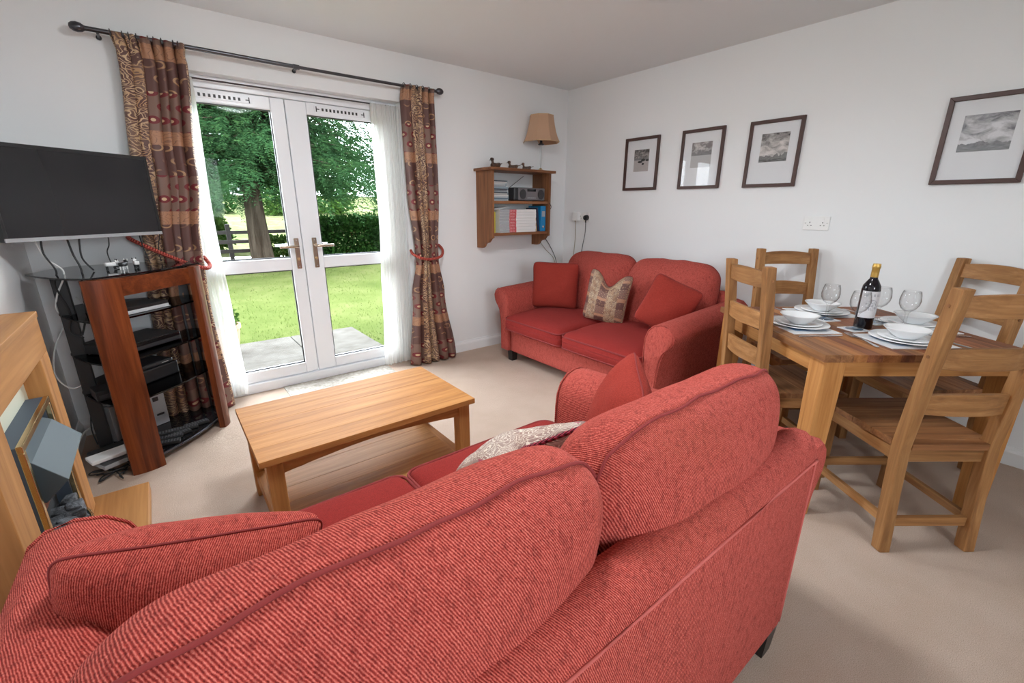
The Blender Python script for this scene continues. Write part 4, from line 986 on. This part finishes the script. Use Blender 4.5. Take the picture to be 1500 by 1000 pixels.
# ducks
t = NT('duck_brown'); v = t.co(); t.p(Base_Color=t.ramp(t.noise(v, 60, 4), (.35, L(46, 30, 22)), (.65, L(96, 66, 46))), Roughness=.4)
def duck(label, x, s, rz):
    o = thing('duck_ornament', label, 'ornament', (x, -.125, 1.605), rz, 'wooden duck ornaments')
    def fb(q): return (q.x, q.y, q.z + (.012*(abs(q.x)/.05)**2*(1 if q.x > 0 else .3)))
    G().rbox(.05, .024, .021, .02, 10, fn=fb).xf(Matrix.Scale(s, 4) @ Matrix.Translation((0, 0, .021))).make('body', 'duck_brown', o, smooth=True)
    G().tube([Vector(q)*s for q in smooth_path([(-.030, 0, .025), (-.036, 0, .045), (-.040, 0, .060)], 4)], [.014*s-.0006*k*s for k in range(9)], 10).make('neck', 'duck_brown', o, smooth=True)
    h_ = G().rbox(.017, .013, .014, .012, 8).xf(Matrix.Scale(s, 4) @ Matrix.Translation((-.043, 0, .068))).make('head', 'duck_brown', o, smooth=True)
    G().hexa([Vector(q)*s for q in [(-.056, -.006, .062), (-.056, .006, .062), (-.056, .006, .068), (-.056, -.006, .068)]], [Vector(q)*s for q in [(-.076, -.005, .058), (-.076, .005, .058), (-.076, .005, .061), (-.076, -.005, .061)]]).make('bill', 'dark_plastic', o)
    G().hexa([Vector(q)*s for q in [(.035, -.014, .026), (.035, .014, .026), (.035, .014, .036), (.035, -.014, .036)]], [Vector(q)*s for q in [(.078, -.005, .040), (.078, .005, .040), (.078, .005, .045), (.078, -.005, .045)]]).make('tail', 'duck_brown', o, bevel=.002)
    return o
duck('largest wooden duck ornament on top of the wall shelf', -.955, 1.0, radians(10))
duck('middle-sized wooden duck ornament on top of the wall shelf', -.765, .85, radians(-25)); duck('smallest wooden duck ornament nearest the table lamp', -.61, .78, radians(-40))
# lamp
lp = thing('table_lamp', 'table lamp with slim glass stem and beige bell shade on the wall shelf', 'lamp', (-.445, -.125, 1.604))
G().lathe([(0, 0), (.055, 0), (.057, .004), (.03, .012), (.014, .02), (.008, .03)], 24).make('base', 'brass', lp, smooth=True)
G().lathe([(.006, .02), (.008, .06), (.0065, .12), (.0085, .18), (.007, .225)], 16).make('stem', 'silver_plastic', lp, smooth=True)
G().lathe([(.022, .222), (.03, .228), (.022, .234), (.012, .236), (.012, .27), (0, .272)], 16).make('lamp_holder', 'gunmetal', lp, smooth=True)
SH = []
n = 8; prof_s = [(.170, .245), (.150, .285), (.134, .33), (.121, .385), (.113, .43), (.108, .462)]
g = G().lathe(prof_s, n, ang0=pi/8+.2); g.f = [f for f in g.f if len(f) == 4]
o = g.make('shade', 'shade_cloth', lp); md = o.modifiers.new('s', 'SOLIDIFY'); md.thickness = .003
for r_, z_ in ((.168, .245), (.108, .462)):
    G().tube([(r_*cos(pi/8+.2+2*pi*k/n), r_*sin(pi/8+.2+2*pi*k/n), z_) for k in range(n)], .003, 6, closed=True).make('shade_trim', 'tan_paper', lp)

# ------------------------------------------------------------------ framed pictures
def print_mat(name, sky, cloud, hill, water, hz, hh, seed, sc=8.0, contrast=.5, rocks=0):
    t = NT(name); uv = t.uv(); u, v, _ = t.sep(uv)
    off = t.map(uv, loc=(seed*1.3, seed*.7, 0))
    cn = t.ma('ADD', t.noise(t.map(off, (1, 1.6, 1)), sc*.42, 7, .62, .4), t.ma('MULTIPLY', t.ma('SUBTRACT', .75, v), contrast*.35))
    cl = t.ramp(cn, (.55-contrast*.28, sky), (.5, t.m and tuple((p+q)/2 for p, q in zip(sky, cloud))), (.5+contrast*.22, cloud))
    ridge = t.ma('ADD', hz, t.ma('MULTIPLY', t.ma('SUBTRACT', t.noise(t.comb(t.ma('ADD', u, seed), 0.0, 0.0), 4.0, 5, .55), .30), hh*2.2))
    hl = t.mix(t.noise(off, 18, 4), hill, t.mix(.45, hill, (.7, .7, .7)))
    c = t.mix(t.ma('LESS_THAN', v, ridge), cl, hl)
    wt = t.mix(t.ramp(t.noise(t.map(off, (2, 16, 1)), 3, 3), (.35, 0.0), (.7, .8)), water, t.mix(.5, water, (.6, .6, .6)))
    c = t.mix(t.ma('LESS_THAN', v, hz), c, wt)
    if rocks:
        for cx, cy, rx, ry in ((.42, .44, .16, .05), (.62, .52, .14, .06), (.62, .34, .08, .045), (.9, .5, .12, .045)):
            d_ = t.ma('ADD', t.ma('POWER', t.ma('DIVIDE', t.ma('SUBTRACT', u, cx), rx), 2.0), t.ma('POWER', t.ma('DIVIDE', t.ma('SUBTRACT', v, cy), ry), 2.0))
            c = t.mix(t.ma('LESS_THAN', d_, 1.0), c, (.015, .013, .012))
    t.p(Base_Color=c, Roughness=.5)
print_mat('print_a', (.05, .045, .042), (.40, .36, .34), (.03, .027, .025), (.42, .37, .35), .52, .26, 1.0, rocks=1)
print_mat('print_b', (.22, .20, .20), (.60, .57, .56), (.10, .09, .09), (.50, .49, .49), .48, .34, 2.4)
print_mat('print_c', (.014, .012, .011), (.72, .68, .66), (.05, .043, .04), (.025, .022, .02), .10, .30, 3.7, 8, .9)
print_mat('print_d', (.09, .09, .105), (.72, .72, .74), (.08, .08, .095), (.15, .16, .175), .15, .18, 5.2, 6, .75)
def picture(label, yc, z0, z1, mat, pic):
    hw = .168; p = thing('framed_picture', label, 'picture', (0, yc, z0), radians(-90), 'framed landscape photographs')  # local x = -y world, local -y... facing -x
    h_ = z1-z0; fw_ = .022
    # local: x along wall, y out of wall is -y (world -x)
    def mitre(a, b, c_, d_):
        return G().hexa([(q[0], -.002, q[1]) for q in (a, b, c_, d_)], [(q[0], -.020, q[1]) for q in (a, b, c_, d_)])
    o_, i_ = [(-hw, 0), (hw, 0), (hw, h_), (-hw, h_)], [(-hw+fw_, fw_), (hw-fw_, fw_), (hw-fw_, h_-fw_), (-hw+fw_, h_-fw_)]
    for k in range(4): mitre(o_[k], o_[(k+1) % 4], i_[(k+1) % 4], i_[k]).make('frame_rail', 'frame_brown', p, bevel=.002)
    B(-hw+fw_-.002, hw-fw_+.002, -.007, -.003, fw_-.002, h_-fw_+.002).make('mount', 'mat_board', p)
    a0, a1, b0, b1 = pic
    G().grid(lambda a, b: (-hw+2*hw*(a0+(a1-a0)*a), -.0078, h_*(b0+(b1-b0)*b)), 1, 1, lambda a, b: (a, b)).make('print', mat, p)
    B(-hw+fw_, hw-fw_, -.014, -.012, fw_, h_-fw_).make('glazing', 'picture_glass', p)
picture('smallest-looking dark framed lake photograph, first from the room corner', -.903, 1.432, 1.850, 'print_a', (.28, .72, .36, .77))
picture('dark framed mountain photograph, second from the room corner', -1.438, 1.430, 1.852, 'print_b', (.26, .74, .36, .78))
picture('dark framed stormy sky photograph, third from the room corner', -1.948, 1.427, 1.848, 'print_c', (.25, .77, .38, .80))
picture('dark framed landscape photograph hanging alone above the dining table', -2.945, 1.413, 1.832, 'print_d', (.22, .78, .37, .78))

# ------------------------------------------------------------------ sockets and wall cables
def socket(label, yc, zc):
    s = thing('wall_socket', label, 'socket', (0, yc, zc), radians(-90))
    B(-.073, .073, -.009, 0, -.043, .043).make('plate', 'white_plastic', s, bevel=.003)
    for x in (-.036, .036):
        B(x-.006, x+.006, -.012, -.008, .018, .032).make('switch', 'white_plastic', s, bevel=.001)
        for bx in ((x-.0022, x+.0022, .0, .009), (x-.013, x-.006, -.016, -.012), (x+.006, x+.013, -.016, -.012)): B(bx[0], bx[1], -.0098, -.0085, bx[2], bx[3]).make('pin_hole', 'dark_plastic', s)
    for x in (-.06, .06): G().tube([(x, -.009, 0), (x, -.0105, 0)], .003, 8).make('screw', 'steel', s)
    return s
socket('white double wall socket above the dining table', -2.2825, 1.199)
socket('white double wall socket in the corner beside the wall shelf', -.275, 1.203)
pa = thing('plug_adaptor', 'white plug adaptor in the corner wall socket', 'plug', (0, -.205, 1.205), radians(-90)); B(-.035, .035, -.055, -.012, -.04, .04).make('body', 'white_plastic', pa, bevel=.006)
B(-.006, .006, -.05, -.04, -.048, -.04).make('cable_grip', 'cable_gold', pa)
pl_ = thing('plug', 'black plug in the corner wall socket', 'plug', (0, -.33, 1.195), radians(-90)); G().lathe([(0, 0), (.025, 0), (.026, .012), (.022, .034), (0, .036)], 16).xf(Matrix.Translation((0, -.012, 0)) @ Matrix.Rotation(radians(90), 4, 'X')).make('body', 'black_plastic', pl_, smooth=True, ang=40); G().tube([(0, -.03, -.02), (0, -.03, -.045)], .006, 8).make('cable_grip', 'black_plastic', pl_)
cable('gold coloured cable hanging from the white plug adaptor', [(-.045, -.205, 1.16), (-.03, -.20, 1.06), (-.02, -.19, .98), (-.02, -.18, .85), (-.02, -.17, .70)], .003, 'cable_gold')
cable('black cable hanging from the black plug in the corner', [(-.03, -.33, 1.15), (-.025, -.325, 1.05), (-.02, -.30, .95), (-.02, -.28, .83), (-.02, -.27, .70)], .003)
cable('black cable leaving the shelf end and dropping behind the far sofa', [(-.43, -.236, 1.33), (-.402, -.23, 1.28), (-.40, -.10, 1.18), (-.37, -.02, 1.10), (-.27, -.012, 1.0), (-.20, -.012, .92), (-.12, -.012, .80), (-.08, -.012, .68)], .003)
cable('gold coloured lamp cable dropping from the shelf behind the far sofa', [(-.42, -.06, 1.06), (-.40, -.012, 1.02), (-.33, -.012, .96), (-.25, -.012, .88), (-.15, -.012, .80), (-.10, -.012, .70)], .0025, 'cable_gold')

# ------------------------------------------------------------------ garden
def leafmat(name, c1, c2, c3, tl=.35):
    t = NT(name); v = t.co(); n = t.noise(v, 2.2, 4, .65); n2 = t.noise(v, 23, 2)
    c = t.ramp(t.ma('MULTIPLY_ADD', n2, .5, t.ma('MULTIPLY', n, .5)), (.3, c1), (.5, c2), (.7, c3))
    t.n.remove(t.b); a = t.n.new('ShaderNodeBsdfDiffuse'); b = t.n.new('ShaderNodeBsdfTranslucent'); m = t.n.new('ShaderNodeMixShader'); m.inputs[0].default_value = tl
    t.t.links.new(c, a.inputs[0]); t.t.links.new(c, b.inputs[0]); t.t.links.new(a.outputs[0], m.inputs[1]); t.t.links.new(b.outputs[0], m.inputs[2]); t.t.links.new(m.outputs[0], t.out.inputs[0])
leafmat('conifer', (0.0057, 0.0160, 0.0068), (0.0125, 0.0331, 0.0125), (0.0285, 0.0570, 0.0171))
leafmat('laurel', (0.0044, 0.0118, 0.0037), (0.0081, 0.0241, 0.0052), (0.0167, 0.0408, 0.0074))
leafmat('bright_leaf', (0.0111, 0.0297, 0.0056), (0.0223, 0.0482, 0.0093), (0.0445, 0.0704, 0.0148))
t = NT('lawn_mat'); v = t.co(); n = t.noise(v, 1.2, 5, .65); n2 = t.noise(v, 80, 3, .7)
t.p(Base_Color=t.ramp(t.ma('MULTIPLY_ADD', n2, .45, t.ma('MULTIPLY', n, .55)), (.3, (0.0283, 0.0427, 0.0116)), (.5, (0.0523, 0.0656, 0.0204)), (.7, (0.0887, 0.0885, 0.0408))), Roughness=.9, Specular_IOR_Level=0.0); t.bump(n2, .8, .03)
leafmat('grass_blade', (0.0300, 0.0529, 0.0106), (0.0557, 0.0779, 0.0185), (0.0942, 0.0996, 0.0394), .3)
t = NT('meadow'); v = t.co(); n = t.noise(v, .5, 6, .7); n2 = t.noise(t.map(v, (2, 2, 2)), 2, 5, .75)
t.p(Base_Color=t.ramp(t.ma('MULTIPLY_ADD', n2, .5, t.ma('MULTIPLY', n, .5)), (.35, (0.0272, 0.0432, 0.0156)), (.5, (0.0612, 0.0702, 0.0312)), (.65, (0.1054, 0.0972, 0.0572))), Roughness=.95, Specular_IOR_Level=0.0)
t = NT('paving'); v = t.co(); n = t.noise(v, 6, 5, .7); t.p(Base_Color=t.ramp(n, (.3, (0.0414, 0.0381, 0.0326)), (.55, (0.0621, 0.0575, 0.0515)), (.8, (0.0770, 0.0731, 0.0673))), Roughness=.9, Specular_IOR_Level=0.0); t.bump(t.noise(v, 90, 3), .3, .004)
t = NT('bark'); v = t.co(); n = t.noise(t.map(v, (9, 9, 1.1)), 1, 6, .7, .5); t.p(Base_Color=t.ramp(n, (.3, (.010, .007, .005)), (.5, (.030, .023, .017)), (.72, (.062, .050, .038))), Roughness=.95, Specular_IOR_Level=0.0); t.bump(n, 1.0, .05)
wood('fence_wood', (.009, .007, .005), (.017, .012, .01), (.025, .02, .016), 0)
def ground(name, x0, x1, y0, y1, fn, mat, nx, ny, label):
    g = G().grid(lambda a, b: (x0+(x1-x0)*a, y0+(y1-y0)*b, fn(x0+(x1-x0)*a, y0+(y1-y0)*b)), nx, ny)
    o = g.make(name, mat, smooth=True); o['kind'] = 'structure'; o['label'] = label; return o
ground('lawn', -16, 14, .3, 11.0, lambda x, y: -.11 + .012*mn.noise(Vector((x, y, 0))), 'lawn_mat', 60, 30, 'bright green mown lawn outside the french doors')
ground('ground_rear', -30, 30, -30, .3, lambda x, y: -.16, 'lawn_mat', 4, 4, 'grass around the house')
ground('field', -40, 40, 11.0, 60, lambda x, y: -.11 + (y-11.0)*.055*(1-exp(-(y-11)/4)) + .15*mn.noise(Vector((x*.3, y*.3, 2))), 'meadow', 50, 40, 'pale rough meadow rising beyond the fence')
pt = bpy.data.objects.new('patio', None); C.objects.link(pt); struct(pt, 'pale paving slabs outside the french doors')
xs = [-3.7, -3.0, -2.35, -1.665]; ys = [.30, 1.05, 1.84]
for i in range(3):
    for j in range(2): B(xs[i]+.004, xs[i+1]-.004, ys[j]+.004, ys[j+1]-.004, -.14, -.085+R.uniform(-.003, .003)).make('paving_slab', 'paving', pt, bevel=.006)
rr = random.Random(3); g = G()
for k in range(9000):
    y = 1.2 + 8*rr.random()**1.7; x = -3.9 + (rr.random())*(3.5+.55*y)
    if -3.72 < x < -1.65 and y < 1.86: continue
    h_ = rr.uniform(.012, .028); a = rr.uniform(0, pi); w_ = .0025+.0010*y; lx, ly = rr.uniform(-.015, .015), rr.uniform(-.015, .015)
    g.add([(x-w_*cos(a), y-w_*sin(a), -.112), (x+w_*cos(a), y+w_*sin(a), -.112), (x+lx, y+ly, -.108+h_)], [(0, 1, 2)])
o = g.make('grass', 'grass_blade'); o['kind'] = 'stuff'; o['label'] = 'short bright grass blades on the lawn'; o['category'] = 'grass'
def leaf_quad(g, p, d, w_, l_, rr, nrm=None):
    d = d.normalized(); s = d.cross(Vector((rr.uniform(-1, 1), rr.uniform(-1, 1), rr.uniform(-1, 1))))
    if s.length < 1e-3: return
    s.normalize()
    g.add([p, p+d*l_*.5+s*w_, p+d*l_, p+d*l_*.5-s*w_], [(0, 1, 2, 3)])
tree = thing('conifer_tree', 'big dark conifer with a thick trunk on the lawn', 'tree', (-1.32, 9.0, -.12))
pts = smooth_path([(0, 0, 0), (-.03, 0, .8), (-.05, 0, 1.8), (-.02, 0, 2.8), (0, 0, 4), (0, 0, 5.6)], 6)
rad = [.34 if k < 1 else .27 - .0075*k for k in range(len(pts))]
tk = G().tube(pts, rad, 14); tk.v = [(x*(1+.10*mn.noise(Vector((x*6, y*6, z*.8)))), y*(1+.10*mn.noise(Vector((x*6, y*6, z*.8)))), z) for x, y, z in tk.v]
tk.make('trunk', 'bark', tree, smooth=True)
rr = random.Random(11); g = G(); gb = G()
for k in range(420):
    z = 1.95 + 3.6*(k/420)**1.1; a = rr.uniform(0, 2*pi); ln = rr.uniform(2.8, 4.8)*(1-.4*(k/420))
    if cos(a-pi*1.5) > .2 and z < 2.6: ln *= 1.0
    dirv = Vector((cos(a), sin(a), 0)); n_ = 9; bp = []
    for i in range(n_+1):
        q = i/n_; bp.append(Vector((0, 0, z)) + dirv*ln*q + Vector((0, 0, .55*q - 1.15*q*q*rr.uniform(.85, 1.15))))
    gb.tube([bp[0], bp[3], bp[6]], [.035, .02, .008], 5)
    for i in range(2, n_+1):
        for _ in range(9):
            p = bp[i] + Vector((rr.gauss(0, .16), rr.gauss(0, .16), rr.gauss(0, .08)))
            dd = (dirv + Vector((rr.gauss(0, .6), rr.gauss(0, .6), rr.gauss(-.30, .30)))).normalized()
            sd_ = dd.cross(Vector((0, 0, 1))); sd_ = sd_.normalized() if sd_.length > .01 else Vector((1, 0, 0))
            l_ = rr.uniform(.16, .34)
            for m_ in range(7):     # one flat spray: side twigs off a drooping stem
                q = m_/6; b0 = p + dd*l_*q + Vector((0, 0, -.10*q*q*l_/.25))
                for sg in (-1, 1):
                    t_ = dd*.55 + sd_*sg*(1-.55*q) + Vector((0, 0, rr.uniform(-.35, .05)))
                    leaf_quad(g, b0, t_, rr.uniform(.006, .012), l_*.42*(1-.5*q), rr)
g.make('crown', 'conifer', tree); gb.make('branches', 'bark', tree, smooth=True)
def bush(name, label, cat, loc, size, n, mat, lw, seed, group=None, boxy=.5, stems=3):
    b = thing(name, label, cat, loc, 0, group); rr = random.Random(seed); g = G()
    for _ in range(n):
        while True:
            p = Vector((rr.uniform(-1, 1), rr.uniform(-1, 1), rr.uniform(-1, 1)))
            e = 2+boxy*6; r_ = (abs(p.x)**e+abs(p.y)**e+abs(p.z)**e)**(1/e)
            if .45 < r_ < 1: break
        bump_ = 1+.16*mn.noise(Vector((p.x*2+seed, p.y*2, p.z*2)))
        q = Vector((p.x*size[0]*bump_, p.y*size[1]*bump_, size[2]*(1+p.z*bump_)))
        leaf_quad(g, q, p + Vector((rr.gauss(0, .6), rr.gauss(0, .6), rr.gauss(.1, .5))), lw*rr.uniform(.6, 1.1), lw*rr.uniform(2.2, 4), rr)
    g.make('foliage', mat, b)
    gs = G()
    for k in range(stems): 
        x = (k/(max(1, stems-1))-.5)*size[0]*1.2; gs.tube([(x, 0, 0), (x*1.1, 0, size[2]*1.4)], .02*size[2]+.01, 6)
    gs.make('stem', 'bark', b); return b
bush('laurel_hedge', 'clipped glossy laurel hedge to one side of the lawn', 'hedge', (.95, 9.2, -.12), (1.25, .55, .56), 15000, 'laurel', .034, 1, boxy=.7)
bush('bush', 'rough bush growing behind the fence beside the trunk', 'bush', (-2.6, 12.2, 0), (1.0, .6, .55), 5000, 'bright_leaf', .04, 2, 'bushes beyond the lawn', .2)
bush('bush', 'low leafy bush at the foot of the fence', 'bush', (-2.75, 9.6, -.12), (.45, .4, .22), 1400, 'bright_leaf', .03, 3, 'bushes beyond the lawn', .2)
bush('bush', 'small shrub at the lawn edge near the hedge', 'bush', (-.85, 10.0, -.12), (.4, .35, .32), 1400, 'bright_leaf', .03, 5, 'bushes beyond the lawn', .2)
for k, (x, y, s_, m_, lb) in enumerate(((-8.5, 26, 1.9, 'bright_leaf', 'distant round tree behind the meadow, left of the trunk'), (-2, 30, 1.9, 'laurel', 'distant dark tree behind the meadow, behind the trunk'), (4.7, 28, 1.9, 'bright_leaf', 'distant pale tree behind the meadow, above the hedge'), (11.5, 26, 1.9, 'laurel', 'distant dark tree behind the meadow, right of the hedge'))):
    bush('field_tree', lb, 'tree', (x, y, .6), (s_*1.5, s_, s_*.62), 2600, m_, .11, 20+k, 'trees beyond the meadow', .15)
fn_ = thing('garden_fence', 'dark wooden post and rail fence behind the tree', 'fence', (-2.5, 10.6, -.12))
for x in (-7.5, -5.6, -3.7, -1.8, .1): B(x+2.5-.05, x+2.5+.05, -.05, .05, 0, .95).make('post', 'fence_wood', fn_)
for z_ in (.22, .46, .70): B(-5.2, 2.8, -.09, -.05, z_, z_+.09).make('rail', 'fence_wood', fn_)
pot = thing('plant_pot', 'round stone-coloured plant pot on the paving outside the doors', 'plant pot', (-2.99, 1.45, -.088))
G().lathe([(0, 0), (.085, 0), (.12, .12), (.145, .27), (.155, .275), (.155, .31), (.14, .31), (.125, .26), (0, .26)], 24).make('pot', 'terracotta', pot, smooth=True, ang=40)
pb = bush('pot_plant', 'leafy yellow-green plant growing in the stone-coloured pot', 'plant', (-2.99, 1.45, .17), (.12, .12, .12), 260, 'bright_leaf', .016, 9, None, .1, 3)
